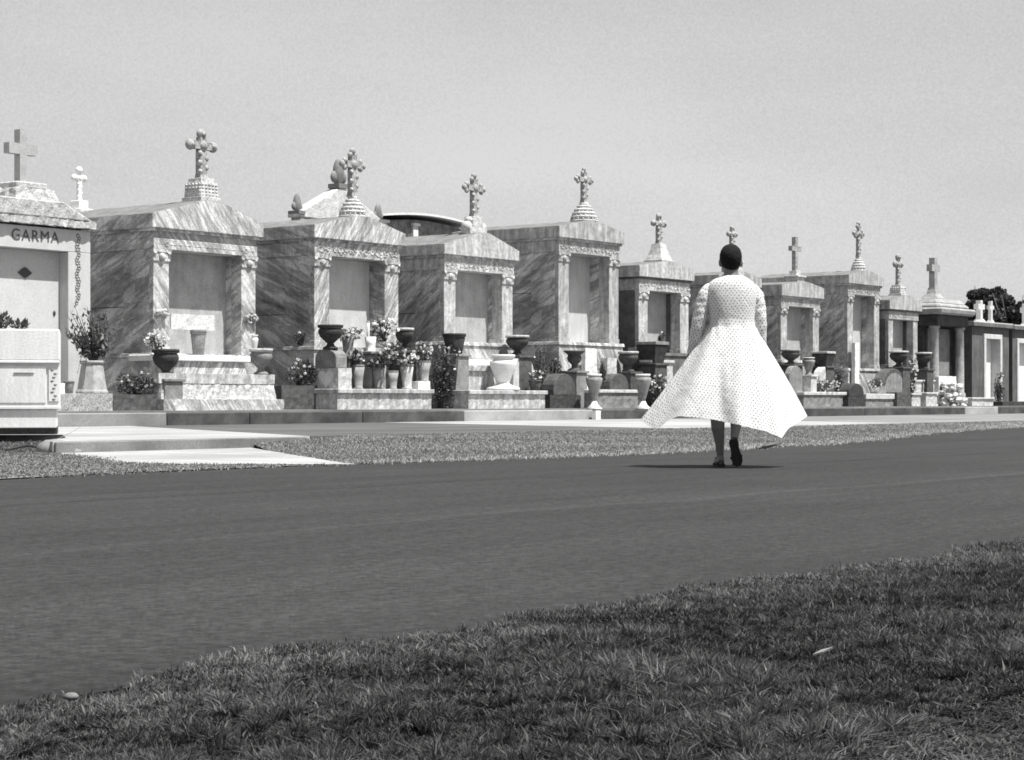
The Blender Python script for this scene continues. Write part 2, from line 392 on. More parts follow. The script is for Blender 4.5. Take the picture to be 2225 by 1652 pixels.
# thin, mown-down corner at the lower right
thin = np.clip(((x / z) - .165 - .05 * smooth_noise(x, z, 5, 4)) / .05, 0, 1) * np.clip((3.15 - z) / .35, 0, 1)
k &= rng.random(len(v)) > thin * .88
x, z, u, v, thin = x[k][:N], z[k][:N], u[k][:N], v[k][:N], thin[k][:N]
tf = .042; gu, gv = np.floor(u / tf + .35 * smooth_noise(u, v, 21, 31)), np.floor(v / tf + .35 * smooth_noise(v, u, 19, 32))
def hsh(a, b, q): return (np.sin(a * 127.1 + b * 311.7 + q * 74.7) * 43758.5453) % 1.0
cu_, cv_ = (gu + .25 + .5 * hsh(gu, gv, 1)) * tf, (gv + .25 + .5 * hsh(gu, gv, 2)) * tf
pull = .42 * (v < 2.2); u = u + (cu_ - u) * pull; v = v + (cv_ - v) * pull; x = .6 * u - .8 * v; z = .8 * u + .6 * v
th_, tt_ = .68 + .62 * hsh(gu, gv, 3), .55 + .85 * hsh(gu, gv, 4)
cl = smooth_noise(x, z, 9, 1); cl2 = smooth_noise(x, z, 26, 2)
edge = np.clip((near := (2.45 - .25 * np.clip((2.5 - u) / .8, 0, 1.4) - v)) / .35, 0, 1)
h = (.016 + .012 * edge + .008 * cl * edge + .005 * cl2) * rng.uniform(.6, 1.35, len(x)); h = np.clip(h * th_ * (1 - .5 * thin), .010, .1)
big = rng.random(len(x)) < .012; h[big] *= 1.5
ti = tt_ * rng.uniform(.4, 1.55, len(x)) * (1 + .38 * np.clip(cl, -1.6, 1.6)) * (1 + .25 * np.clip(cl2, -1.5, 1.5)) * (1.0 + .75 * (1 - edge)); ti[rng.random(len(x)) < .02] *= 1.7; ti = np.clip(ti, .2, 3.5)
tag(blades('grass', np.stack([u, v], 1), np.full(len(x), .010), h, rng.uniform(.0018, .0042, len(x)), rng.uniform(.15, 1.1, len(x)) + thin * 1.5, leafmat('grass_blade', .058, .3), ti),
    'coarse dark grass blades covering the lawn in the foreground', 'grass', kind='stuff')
# short turf on the far verge
n = 90000
u = rng.uniform(9, 40, n * 3) ; v = rng.uniform(9.4, 14, n * 3)
lo = np.array([right_lo(q) for q in np.linspace(9, 40, 500)]); lo = np.interp(u, np.linspace(9, 40, 500), lo)
k = (v > lo + .12 * smooth_noise(u, v, 2.2, 11) - .05 + rng.normal(size=len(v)) * .10) & (v < np.interp(u, [11.0, 11.7, 13.6, 14.25], [9.80, 10.70, 13.20, 13.99]) + rng.normal(size=len(v)) * .02) & (v < 13.99) & (u > 11.05) & (rng.random(len(v)) < 18 / (u * .8 + v * .6))
u, v = u[k][:n], v[k][:n]
zz = np.maximum(np.array([vz(a, b) for a, b in zip(u, v)]) - .004, .0)
far_d = np.clip(1 - (v - np.interp(u, np.linspace(9, 40, 500), np.array([right_lo(q) for q in np.linspace(9, 40, 500)]))) / .5, 0, 1)
tag(blades('verge_grass', np.stack([u, v], 1), zz, rng.uniform(.014, .042, len(u)), rng.uniform(.006, .013, len(u)), rng.uniform(.3, 1.2, len(u)), leafmat('verge_blade', .21, .3), rng.uniform(.8, 1.25, len(u)) * (1 + .6 * far_d) * (1 + .15 * smooth_noise(u, v, 1.5, 8))),
    'short dry grass of the verge between the road and the walkway', 'grass', kind='stuff')
n = 60000
X = rng.uniform(-7, -1.0, n * 2); Y = rng.uniform(11.5, 21.2, n * 2); u = .6 * X + .8 * Y; v = -.8 * X + .6 * Y
from math import hypot
def inside(poly, px_, py_):
    r = np.zeros(len(px_), bool); j = len(poly) - 1
    for i in range(len(poly)):
        xi, yi = poly[i]; xj, yj = poly[j]
        c = ((yi > py_) != (yj > py_)) & (px_ < (xj - xi) * (py_ - yi) / (yj - yi + 1e-12) + xi); r ^= c; j = i
    return r
LV = [(-20, 9.78), (10.85, 9.82), (10.62, 10.22), (10.2, 10.7), (10.2, 11.4), (10.8, 12.5), (11.62, 13.98), WX(-4.9, 21.25), WX(-14, 21.25)]
k = inside(LV, u + rng.normal(size=len(u)) * .05, v + .10 * smooth_noise(u, v, 2.5, 12) + .09 + rng.normal(size=len(u)) * .08); u, v = u[k][:n], v[k][:n]
gt = rng.random(len(u)); hh = rng.uniform(.008, .022, len(u)) * (1 + 2.2 * np.clip((v - 14.2) / 2, 0, 1))
tag(blades('verge_grass', np.stack([u, v], 1), np.full(len(u), .004), hh, rng.uniform(.007, .014, len(u)), rng.uniform(.2, 1.1, len(u)), leafmat('verge_blade', .21, .3), rng.uniform(.35, 1.5, len(u)) * (1 - .45 * np.clip((v - 13) / 2, 0, 1))),
    'ragged grass growing beside the driveway below the pale stone box', 'grass', kind='stuff')

# ------------------------------------------------------------------ crosses and their pedestals (built about their own base centre)
def cross_mb(style, H, Wd, t):
    m = MB(); ya = H * .66; w = t
    if style == 'latin':
        m.box(-w * .5, w * .5, -w * .45, w * .45, 0, H); m.box(-Wd / 2, -w * .5 - .0, -w * .448, w * .448, ya - w * .5, ya + w * .5); m.box(w * .5, Wd / 2, -w * .448, w * .448, ya - w * .5, ya + w * .5)
        return m
    m.box(-w * .62, w * .62, -w * .5, w * .5, 0, H * .10, w * .1); m.box(-w * .5, w * .5, -w * .4, w * .4, H * .10, ya - w * .5); m.box(-w * .45, w * .45, -w * .38, w * .38, ya - w * .5, H - w)
    m.box(-Wd / 2 + w, -w * .45, -w * .38, w * .38, ya - w * .42, ya + w * .42); m.box(w * .45, Wd / 2 - w, -w * .38, w * .38, ya - w * .42, ya + w * .42)
    m.ball((0, -w * .2, ya), w * .62, sc=(1, .8, 1))
    r = .11 * H if style == 'ball' else .075 * H
    for cx_, cz_, dx, dz in ((-Wd / 2 + r, ya, -1, 0), (Wd / 2 - r, ya, 1, 0), (0, H - r, 0, 1)):
        if style == 'ball':
            m.ball((cx_, 0, cz_), r, 12, 9, (1.0, .75, 1.0)); m.ball((cx_ * .92, -r * .5, cz_ - dz * r * .1), r * .5, 8, 6)
        else:
            m.ball((cx_ + dx * r * .15, 0, cz_ + dz * r * .15), r, 10, 7, (1, .75, 1))
            m.ball((cx_ - dx * r * .9 + dz * r * .95, 0, cz_ - dz * r * .9 + abs(dx) * r * .95), r * .82, 10, 7, (1, .75, 1))
            m.ball((cx_ - dx * r * .9 - dz * r * .95, 0, cz_ - dz * r * .9 - abs(dx) * r * .95), r * .82, 10, 7, (1, .75, 1))
    # trailing leaf carved round the shaft
    for q in range(5):
        zc = H * (.14 + .09 * q); s = 1 if q % 2 else -1
        m.ball((s * w * .48, -w * .3, zc), w * .34, 7, 5, (1, .7, 1))
    return m
def ped_mb(style, w, h):
    m = MB()
    if style == 'dome':
        pr = []
        for i, (r_, z_) in enumerate(((.5, .0), (.47, .2), (.42, .38), (.35, .56), (.26, .73), (.17, .87))):
            pr += [(w * r_ * .90, h * z_ + .001), (w * r_, h * (z_ + .035)), (w * r_, h * (z_ + .10)), (w * r_ * .88, h * (z_ + .125))]
        m.lathe(pr + [(w * .14, h)], seg=20)
        for i in range(16):
            a = 2 * math.pi * i / 16
            for r_, z_ in ((.46, .16), (.41, .34), (.34, .52)): m.ball((w * r_ * math.cos(a + z_), w * r_ * math.sin(a + z_), h * z_), w * .035, 5, 4)
    elif style == 'block':
        m.box(-w / 2, w / 2, -w / 2, w / 2, 0, h * .2); m.box(-w * .44, w * .44, -w * .44, w * .44, h * .2, h * .82, w * .03); m.box(-w * .34, w * .34, -w * .34, w * .34, h * .82, h)
        for i in range(5):
            for j in range(4):
                m.ball(((i - 2) * w * .17, -w * .43, h * (.3 + .14 * j)), w * .07, 6, 5, (1, .5, .8)); m.ball((-w * .43, (i - 2) * w * .17, h * (.3 + .14 * j)), w * .07, 6, 5, (.5, 1, .8))
    elif style == 'obelisk':
        m.box(-w / 2, w / 2, -w / 2, w / 2, 0, h * .12); m.lathe([(w * .46, h * .12), (w * .36, h * .4), (w * .27, h * .75), (w * .23, h)], square=True)
    elif style == 'scroll':
        m.box(-w * .5, w * .5, -w * .22, w * .22, 0, h * .35); m.box(-w * .3, w * .3, -w * .2, w * .2, h * .35, h)
        for s in (-1, 1):
            m.ball((s * w * .42, 0, h * .42), w * .2, 12, 8, (1, 1.1, 1)); m.ball((s * w * .3, 0, h * .8), w * .12, 10, 8, (1, 1.6, 1))
    elif style == 'step':
        m.box(-w / 2, w / 2, -w / 2, w / 2, 0, h * .45); m.box(-w * .62, w * .62, -w * .62, w * .62, h * .45, h * .58); m.box(-w * .3, w * .3, -w * .3, w * .3, h * .58, h)
    elif style == 'flare':
        m.lathe([(w * .5, 0), (w * .5, h * .12), (w * .44, h * .2), (w * .3, h * .5), (w * .23, h * .85), (w * .22, h)], square=True)
    return m
def carving(m, x0, x1, y, z0, z1, seed=0):
    r = random.Random(seed); n = max(3, int((x1 - x0) / ((z1 - z0) * .62))); zc = (z0 + z1) / 2; s = (z1 - z0)
    for i in range(n):
        x = x0 + (x1 - x0) * (i + .5 + r.uniform(-.2, .2)) / n
        m.ring((x, y, zc + r.uniform(-.1, .1) * s), s * r.uniform(.14, .28), s * r.uniform(.04, .07), 9, 4, sz=r.uniform(.6, 1.1))
        for _ in range(6):
            m.ball((x + r.uniform(-.45, .45) * s, y, zc + r.uniform(-.4, .4) * s), s * r.uniform(.04, .10), 5, 4, (r.uniform(.8, 2.0), .8, r.uniform(.6, 1.2)))
VF = 23.3
MAR = {
 'A': lambda n, lo, hi, an, fr: marble(n, lo, hi, an, fr),
}
def tomb(name, label, xl, xr, pil, yr_top, yr_bot, y_fr, y_apex, rec, side, front, panel, ped, crs, depth=2.7, y_base=None, caps=True, carve=True, two_band=False, garlands=False, vf=VF, group='marble tombs in a row along the kerb'):
    """xl, xr outer edges of the pillars; pil pillar width (all read in picture units at the facade)"""
    ul, ur = U(xl, vf), U(xr, vf); w = ur - ul; Z = Zof(xl, vf); h0 = zpx(yr_bot, Z) - TZ; h1 = zpx(yr_top, Z) - TZ; hf = zpx(y_fr, Z) - TZ
    Zc = (Zof(xl, vf) + Zof(xr, vf)) / 2; ha = zpx(y_apex, Zc) - TZ
    hb = (zpx(y_base, Z) - TZ) if y_base else .75
    pw = U(xl + pil, vf) - ul
    t = thing(name, label, 'tomb', ul, vf, TZ, group)
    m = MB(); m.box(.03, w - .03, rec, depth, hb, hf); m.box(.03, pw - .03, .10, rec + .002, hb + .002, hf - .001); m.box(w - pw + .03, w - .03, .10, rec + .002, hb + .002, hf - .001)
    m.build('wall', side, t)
    # corner piers on the flanks, carried in front of the wall plane
    for q in ((.008, .029, .11, .72), (.008, .029, depth - .6, depth - .004), (w - .029, w - .008, .11, .72)):
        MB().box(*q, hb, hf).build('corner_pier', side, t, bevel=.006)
    zj = hb + (hf - hb) * (.45 + .1 * math.sin(xl))
    MB().box(.0265, .0285, .74, depth - .62, zj, zj + .011).build('joint', jt, t)
    MB().box(.0265, .0285, depth * .55, depth * .55 + .012, hb + .004, zj - .001).build('joint', jt, t)
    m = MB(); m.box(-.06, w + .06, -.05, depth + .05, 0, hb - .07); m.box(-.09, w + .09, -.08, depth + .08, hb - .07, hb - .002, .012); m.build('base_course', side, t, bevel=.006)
    m = MB(); m.box(pw - .026, w - pw + .026, rec - .022, rec - .002, hb + .004, hf - .004); m.build('door_panel', panel, t)
    for k_, x0 in enumerate((0, w - pw)):
        m = MB(); m.box(x0, x0 + pw, 0, pw * .75, hb, hb + .10); m.box(x0 + .015, x0 + pw - .015, .012, pw * .7, hb + .10, hf - .001)
        p_ = m.build('pillar', front, t, bevel=.006)
        if caps:
            m = MB(); m.box(x0 - .012, x0 + pw + .012, -.022, .10, hf - .05, hf - .001); m.box(x0 + .004, x0 + pw - .004, -.008, .1, hf - .19, hf - .05)
            m.ball((x0 + pw / 2, -.015, hf - .125), .062, 10, 8, (1.15, .6, 1)); m.ball((x0 + .03, -.012, hf - .07), .032, 8, 6); m.ball((x0 + pw - .03, -.012, hf - .07), .032, 8, 6)
            m.build('capital', front, p_)
        if garlands:
            m = MB(); r = random.Random(3 + k_)
            for i in range(20):
                a = r.uniform(0, math.pi); m.ball((x0 + pw / 2 + .13 * math.cos(a) - (.05 if k_ == 0 else 0), -.03 - r.random() * .05, hb + .62 + .10 * math.sin(a) * r.uniform(-.5, 1)), r.uniform(.02, .04), 7, 5)
            m.ring((x0 + pw / 2, -.03, hb + .62), .07, .02); m.build('rosette', front, p_)
    # entablature
    m = MB()
    if two_band:
        zb = hf + (h0 - hf) * .52
        m.box(0, w, -.015, depth, hf, zb); m.box(.012, w - .012, 0, depth - .01, zb, h0 - .001)
        e = m.build('entablature', side if False else front, t, bevel=.006); c0, c1, cy = hf, zb, -.016
    else:
        m.box(0, w, -.012, depth, hf, h0 - .001); e = m.build('entablature', front, t, bevel=.006); c0, c1, cy = hf + .02, h0 - .06, -.013
    if carve:
        m = MB(); 
        if two_band:
            m.box(.05, w - .05, cy - .002, cy + .004, (c0 + c1) / 2 - .006, (c0 + c1) / 2 + .006)
            for i in range(9): m.ball((w * (.5 + (i - 4) * .085), cy, (c0 + c1) / 2), .016, 6, 4, (1.8, .5, .8))
            for s in (.12, .88): m.ring((w * s, cy, (c0 + c1) / 2), .035, .009); m.ball((w * (s + .07), cy, (c0 + c1) / 2), .014, 6, 4)
        else: carving(m, .05, w - .05, cy, c0, c1, len(label))
        m.build('carving', front, e)
    o = .085
    m = MB(); m.prism([(-o, h0), (w + o, h0), (w + o, h1 - (h1 - h0) * .0), (w / 2 + .22, ha), (w / 2 - .10, ha), (-o, h1)], -o, depth + o)
    rf = m.build('roof', front, t, bevel=.01)
    rf.data.materials.append(roofm)
    for q in (4, 5, 6): rf.data.polygons[q].material_index = 1
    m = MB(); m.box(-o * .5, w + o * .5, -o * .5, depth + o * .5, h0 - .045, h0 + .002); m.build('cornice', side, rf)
    # pedestal and cross over the front
    pst, pwid, py = ped; cst, cw, cy_top, ct = crs
    s_ = Zc / F; ph = (y_apex - py) * s_ + .02
    p_ = ped_mb(pst, pwid * s_, ph).build('cross_pedestal', st_pd, t, (w / 2 + .085, .21, ha - .02), 0, .004 if pst != 'dome' else 0)
    cross_mb(cst, (py - cy_top) * s_ + .01, cw * s_ / .72 * .92, ct * s_ * 1.15).build('cross', st_cr, t, (w / 2 + .085, .21, ha - .02 + ph - .01), 0)
    return t, dict(ul=ul, w=w, Z=Z, hb=hb, hf=hf, h0=h0, h1=h1, ha=ha, pw=pw)
PW = .80
sA = marble('streaked_shaded_flank', .30, .98, 38, 1.5, 7, .12); sB = marble('chevron_shaded_flank', .16, .84, -38, 1.3, 6, .15)  # flank stones toned darker: shade on the tomb sides put into the colour
sC = marble('grey_shaded_flank', .28, .88, 50, 1.8, 9, .15); sD = stone('dark_shaded_flank', .15, .4, 5, 60)  # side shade is in the colour of these two flank stones as well
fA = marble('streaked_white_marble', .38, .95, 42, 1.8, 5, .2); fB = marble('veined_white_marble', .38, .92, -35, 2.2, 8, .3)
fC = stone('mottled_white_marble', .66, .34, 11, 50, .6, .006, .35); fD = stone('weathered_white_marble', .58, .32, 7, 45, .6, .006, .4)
pA = stone('door_panel_marble', .50, .18, 4, 50, .5, .002, .15); pB = stone('door_slab_marble', .62, .12, 3, 50, .5, .002, .1)
T = {}
jt = plain('mortar_joint', .05)
roofm = stone('weathered_roof', .20, .4, 5, 40, .85)
st_pd = stone('pedestal_stone', .62, .4, 9, 40, .7, .008); st_cr = stone('cross_carved_stone', .40, .5, 12, 40, .7, .01)
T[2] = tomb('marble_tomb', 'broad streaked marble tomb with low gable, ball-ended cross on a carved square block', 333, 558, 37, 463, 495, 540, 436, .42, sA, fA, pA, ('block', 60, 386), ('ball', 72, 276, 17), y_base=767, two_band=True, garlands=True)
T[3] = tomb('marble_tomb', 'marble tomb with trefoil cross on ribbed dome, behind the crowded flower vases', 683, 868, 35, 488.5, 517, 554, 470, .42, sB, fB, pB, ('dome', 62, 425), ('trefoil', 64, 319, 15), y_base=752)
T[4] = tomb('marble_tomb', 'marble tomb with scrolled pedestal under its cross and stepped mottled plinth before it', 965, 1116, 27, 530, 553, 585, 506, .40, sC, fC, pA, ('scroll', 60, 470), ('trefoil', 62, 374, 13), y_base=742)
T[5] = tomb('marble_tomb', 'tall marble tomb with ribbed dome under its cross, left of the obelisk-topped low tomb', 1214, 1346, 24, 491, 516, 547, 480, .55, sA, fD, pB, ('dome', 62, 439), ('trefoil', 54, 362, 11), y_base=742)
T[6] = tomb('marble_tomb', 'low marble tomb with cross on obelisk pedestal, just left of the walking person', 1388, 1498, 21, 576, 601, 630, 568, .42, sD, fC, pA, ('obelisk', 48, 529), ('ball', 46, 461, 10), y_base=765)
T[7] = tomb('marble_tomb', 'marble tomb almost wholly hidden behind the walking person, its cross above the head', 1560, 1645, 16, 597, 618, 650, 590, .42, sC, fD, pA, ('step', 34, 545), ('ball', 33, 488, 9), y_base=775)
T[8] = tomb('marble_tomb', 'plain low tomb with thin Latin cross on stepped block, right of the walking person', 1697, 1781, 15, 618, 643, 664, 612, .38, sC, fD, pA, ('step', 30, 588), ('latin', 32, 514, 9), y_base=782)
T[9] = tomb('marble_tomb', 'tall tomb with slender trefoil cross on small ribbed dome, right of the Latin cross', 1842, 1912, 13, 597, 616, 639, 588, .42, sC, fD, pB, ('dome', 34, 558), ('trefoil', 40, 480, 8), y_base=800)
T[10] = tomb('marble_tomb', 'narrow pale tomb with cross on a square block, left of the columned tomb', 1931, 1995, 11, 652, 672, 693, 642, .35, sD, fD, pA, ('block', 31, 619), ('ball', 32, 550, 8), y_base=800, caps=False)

# dark tomb with round columns and a thick rounded cornice
def dark_tomb():
    vf = VF; ul = U(2036, vf); ur = U(2099, vf); w = ur - ul; Z = Zof(2036, vf); t = thing('columned_tomb', 'dark tomb with round columns, thick rounded cornice and heavy plain cross', 'tomb', ul, vf, TZ, 'marble tombs in a row along the kerb')
    H = lambda y: zpx(y, Z) - TZ
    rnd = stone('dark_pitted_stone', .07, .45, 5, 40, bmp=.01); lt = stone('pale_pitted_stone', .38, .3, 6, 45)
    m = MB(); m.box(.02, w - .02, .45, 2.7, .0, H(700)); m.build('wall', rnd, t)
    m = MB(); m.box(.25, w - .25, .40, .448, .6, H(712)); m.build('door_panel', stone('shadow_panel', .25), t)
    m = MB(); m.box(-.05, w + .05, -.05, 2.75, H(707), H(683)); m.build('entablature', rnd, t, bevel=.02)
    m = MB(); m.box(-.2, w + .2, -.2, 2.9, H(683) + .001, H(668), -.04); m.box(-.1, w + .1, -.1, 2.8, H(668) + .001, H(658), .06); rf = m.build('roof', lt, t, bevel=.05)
    m = MB(); m.box(.0, w, .0, 2.7, H(658) + .001, H(648), .1); m.build('roof_slab', lt, rf, bevel=.02)
    for x in (.13, w - .13):
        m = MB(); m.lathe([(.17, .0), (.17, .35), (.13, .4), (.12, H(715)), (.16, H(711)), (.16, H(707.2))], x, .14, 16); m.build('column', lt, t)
    s_ = Z / F; m = MB(); ped_mb('flare', 38 * s_, 27 * s_).build('cross_pedestal', lt, t, (w * .42, .5, H(648) - .002))
    cross_mb('latin', 66 * s_, 40 * s_, 15 * s_).build('cross', lt, t, (w * .42, .5, H(648) + 27 * s_ - .005))
dark_tomb()
def brick_tomb(label, x0, x1, f0, f1, ytop, yfr, ybot, crosses):
    vf = VF; ul, ur = U(x0, vf), U(x1, vf); w = ur - ul; Z = Zof(x0, vf); H = lambda y: zpx(y, Z) - TZ
    t = thing('flat_tomb', label, 'tomb', ul, vf, TZ, 'dark flat-roofed tombs at the end of the row')
    bm = stone('dark_plaster', .15, .3, 3, 50, .85, .004, .3)
    wl = stone('white_frame', .62, .15); gs = stone('white_door', .8, .08)
    a, b_ = U(f0, vf) - ul, U(f1, vf) - ul
    m = MB(); m.box(0, a, 0, 2.7, .0, H(ytop + 8)); m.box(b_, w, 0, 2.7, .0, H(ytop + 8)); m.box(a, b_, .001, 2.7, H(yfr), H(ytop + 8) - .001); m.box(a, b_, .32, 2.7, 0, H(yfr)); m.build('wall', bm, t)
    m = MB(); fw = .14
    m.box(a, a + fw, -.05, .30, .0, H(yfr) - fw); m.box(b_ - fw, b_, -.05, .30, .0, H(yfr) - fw); m.box(a, b_, -.05, .30, H(yfr) - fw, H(yfr)); fr = m.build('door_frame', wl, t, bevel=.008)
    m = MB(); m.box(a + fw, b_ - fw, .26, .30, 0, H(yfr) - fw - .002); m.build('door', gs, t)
    m = MB(); m.box(-.12, w + .12, -.12, 2.8, H(ytop + 8) + .001, H(ytop), .02); m.build('roof', bm, t)
    m = MB(); m.box(-.10, w + .10, -.10, 2.78, H(ytop) + .001, H(ytop) + .03); m.build('roof_coping', wl, t)
    for (cx_, cy0, cy1, cw) in crosses:
        s_ = Z / F; uu = U(cx_, vf + .6) - ul
        ped_mb('flare', cw * 1.05 * s_, (H(ytop) - H(cy0 + 6)) * 1.0 + .12).build('cross_pedestal', wl, t, (uu, .6, H(ytop) + .02)) if False else None
        m = ped_mb('flare', cw * .95 * s_, .14); m.build('cross_pedestal', wl, t, (uu, .6, H(ytop) + .028))
        cross_mb('latin', (cy1 - cy0) * s_, cw * s_, cw * .34 * s_).build('cross', wl, t, (uu, .6, H(ytop) + .165))
brick_tomb('dark flat-roofed tomb with white framed narrow door, just right of the columned tomb', 2112, 2192, 2136, 2175, 700, 724, 848, [(2128, 652, 694, 36), (2152, 645, 688, 24)])
brick_tomb('dark flat-roofed tomb with white framed door, cut by the right edge', 2200, 2270, 2208, 2250, 708, 735, 855, [(2228, 655, 700, 36)])

# first tomb, plain dressed stone
def first_tomb():
    vf = VF; xr = 197; ur = U(xr, vf); w = 3.0; ul = ur - w; Z = Zof(xr, vf); t = thing('marble_tomb', 'plain pale stone tomb at the left edge with carved name over the door', 'tomb', ul, vf, TZ, 'marble tombs in a row along the kerb')
    H = lambda y: zpx(y, Z) - TZ
    g = stone('dressed_grey_stone', .60, .10, 3, 55, weather=.08); rg = stone('rough_hewn_stone', .52, .45, 9, 40, bmp=.02); dp = stone('smooth_door_stone', .58, .07, 2, 50)
    pw = ur - U(148.5, vf); hl = H(551); ht = H(503)
    m = MB(); m.box(0, w, .24, 2.7, 0, ht); m.build('wall', g, t)
    for x0 in (0, w - pw):
        m = MB(); m.box(x0, x0 + pw, 0, .2385, 0, hl - .002); p_ = m.build('pillar', g, t, bevel=.008)
        if x0 > 0:       # carved trail of leaves down the pillar
            m = MB(); rr = random.Random(5)
            for i in range(26):
                zc = H(515) - (H(515) - H(660)) * i / 25
                m.ring((x0 + pw * (.42 + .06 * math.sin(i * 1.2)), -.002, zc), .028, .007, 8, 5); m.ball((x0 + pw * (.42 + rr.uniform(-.1, .1)), -.003, zc + .02), .012, 6, 4)
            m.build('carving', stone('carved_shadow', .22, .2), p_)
    m = MB(); m.box(0, w, 0, .2385, hl, ht); li = m.build('lintel', g, t, bevel=.008)
    cu = bpy.data.curves.new('name_letters', 'FONT'); cu.body = 'GARMA'; cu.size = .235; cu.extrude = .004; cu.align_x = 'LEFT'; cu.space_character = 1.15
    tmp = bpy.data.objects.new('name_letters', cu); COL.objects.link(tmp); bpy.context.view_layer.update()
    me = bpy.data.meshes.new_from_object(tmp.evaluated_get(bpy.context.evaluated_depsgraph_get())); bpy.data.objects.remove(tmp)
    me.materials.clear(); me.materials.append(plain('letter_lead', .09))
    xs = [q.co.x for q in me.vertices]; lw = max(xs) - min(xs); want = U(128, vf) - U(25, vf)
    for q in me.vertices: q.co.x = (q.co.x - min(xs)) * want / lw
    lo = bpy.data.objects.new('name_letters', me); COL.objects.link(lo); lo.parent = li; lo.rotation_euler = (R(90), 0, 0); lo.location = (U(25, vf) - ul, -.0045, zpx(524, Zof(75, vf)) - TZ)
    m = MB(); m.box(pw + .002, w - pw - .002, .205, .2385, .0, hl - .004); d = m.build('door_panel', dp, t)
    xd = U(54, vf + .2) - ul; m = MB(); rr = .115
    zc = zpx(600, Z) - TZ - .0; pts = [(xd - rr * 1.15, zc), (xd - rr * .35, zc - rr * .55), (xd, zc - rr * .75), (xd + rr * .35, zc - rr * .55), (xd + rr * 1.15, zc), (xd + rr * .35, zc + rr * .6), (xd, zc + rr * .75), (xd - rr * .35, zc + rr * .6)]
    m.prism(pts, .19, .2035); m.build('plaque', plain('dark_bronze', .05, .4), d)
    m = MB(); m.ball((U(118, vf + .2) - ul, .2, zpx(683, Z) - TZ), .035, 10, 8, (.7, .5, 1.2)); m.build('bolt', plain('dark_bronze', .05, .4), d)
    o = .14; m = MB(); z1 = H(484)
    m.rock(-o, w + o * .2, -o * .7, 2.8, ht + .03, z1, 0, .025); m.build('cornice', rg, t)
    m = MB(); m.prism([(-.1, z1 + .001), (w - .02, z1 + .001), (w - .62, H(447)), (.5, H(447))], -.1, 2.7); m.build('roof', rg, t, bevel=.02)
    m = MB(); xc = U(45, vf + .5) - ul; m.rock(xc - .42, xc + .42, .1, .9, H(447) - .01, H(420), .05, .03); m.box(xc - .3, xc + .3, .22, .78, H(420), H(406)); m.build('cross_pedestal', rg, t, bevel=.03)
    s_ = Z / F; m = MB(); wd = 19 * s_; hc = (404 - 288) * s_; ya = hc * .64
    m.box(-wd / 2, wd / 2, -wd * .5, wd * .5, 0, hc); m.box(-.27, -wd / 2, -wd * .498, wd * .498, ya - wd * .6, ya + wd * .6); m.box(wd / 2, .27, -wd * .498, wd * .498, ya - wd * .6, ya + wd * .6)
    c = m.build('cross', stone('cross_stone', .42, .15), t, (xc, .5, H(406) - .01)); 
first_tomb()
# small white cross on a roof behind the first two tombs
def back_cross():
    v = 27.5; Z = Zof(172, v); u = U(172, v); s_ = Z / F; t = thing('roof_cross_tomb', 'small bright white cross on a pedestal showing between the first two tombs', 'tomb', u, v, TZ, 'tombs standing behind the front row')
    st = stone('bright_stone', .8, .1); H = lambda y: zpx(y, Z) - TZ
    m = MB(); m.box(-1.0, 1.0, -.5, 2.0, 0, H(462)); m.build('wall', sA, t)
    m = MB(); m.box(-20 * s_, 20 * s_, -.2, .2, H(462), H(455)); m.box(-13 * s_, 13 * s_, -.13, .13, H(455), H(437)); m.build('cross_pedestal', st, t, bevel=.01)
    cross_mb('ball', 76 * s_, 42 * s_, 9 * s_).build('cross', st, t, (0, 0, H(438)))
back_cross()
# tomb with a steep sunlit pediment and leaf finials behind the third tomb
def pediment_tomb():
    v = 26.6; Z = Zof(745, v); u = U(745, v); s_ = Z / F; H = lambda y: zpx(y, Z) - TZ
    t = thing('pediment_tomb', 'tomb with steep white pediment and dark leaf finials rising behind the front row', 'tomb', u, v, TZ, 'tombs standing behind the front row'); st = stone('bright_stone', .8, .1); dk = stone('finial_stone', .22, .25)
    hw = U(745, v) - U(655, v)
    m = MB(); m.box(-hw, hw, .02, .28, 0, H(482)); m.build('wall', sA, t)
    m = MB(); m.prism([(-hw - .1, H(482)), (hw + .1, H(482)), (hw + .1, H(474)), (0, H(405)), (-hw - .1, H(474))], 0, .3); m.build('pediment', stone('rough_bright_stone', .66, .35, 8, 30, .8, .02), t, bevel=.02)
    for x, y0, y1 in ((-hw, 473, 431), (0, 407, 344), (hw, 473, 431)):
        h = (y0 - y1) * s_; m = MB(); m.box(x - h * .24, x + h * .24, -.02, .28, H(y0) - .02, H(y0) + h * .12)
        m.ball((x, .12, H(y0) + h * .5), h * .40, 12, 10, (.6, .4, 1.25)); m.ball((x - h * .2, .12, H(y0) + h * .35), h * .2, 8, 6, (1, .5, 1.1)); m.ball((x + h * .2, .12, H(y0) + h * .35), h * .2, 8, 6, (1, .5, 1.1))
        m.build('finial', dk, t)
pediment_tomb()
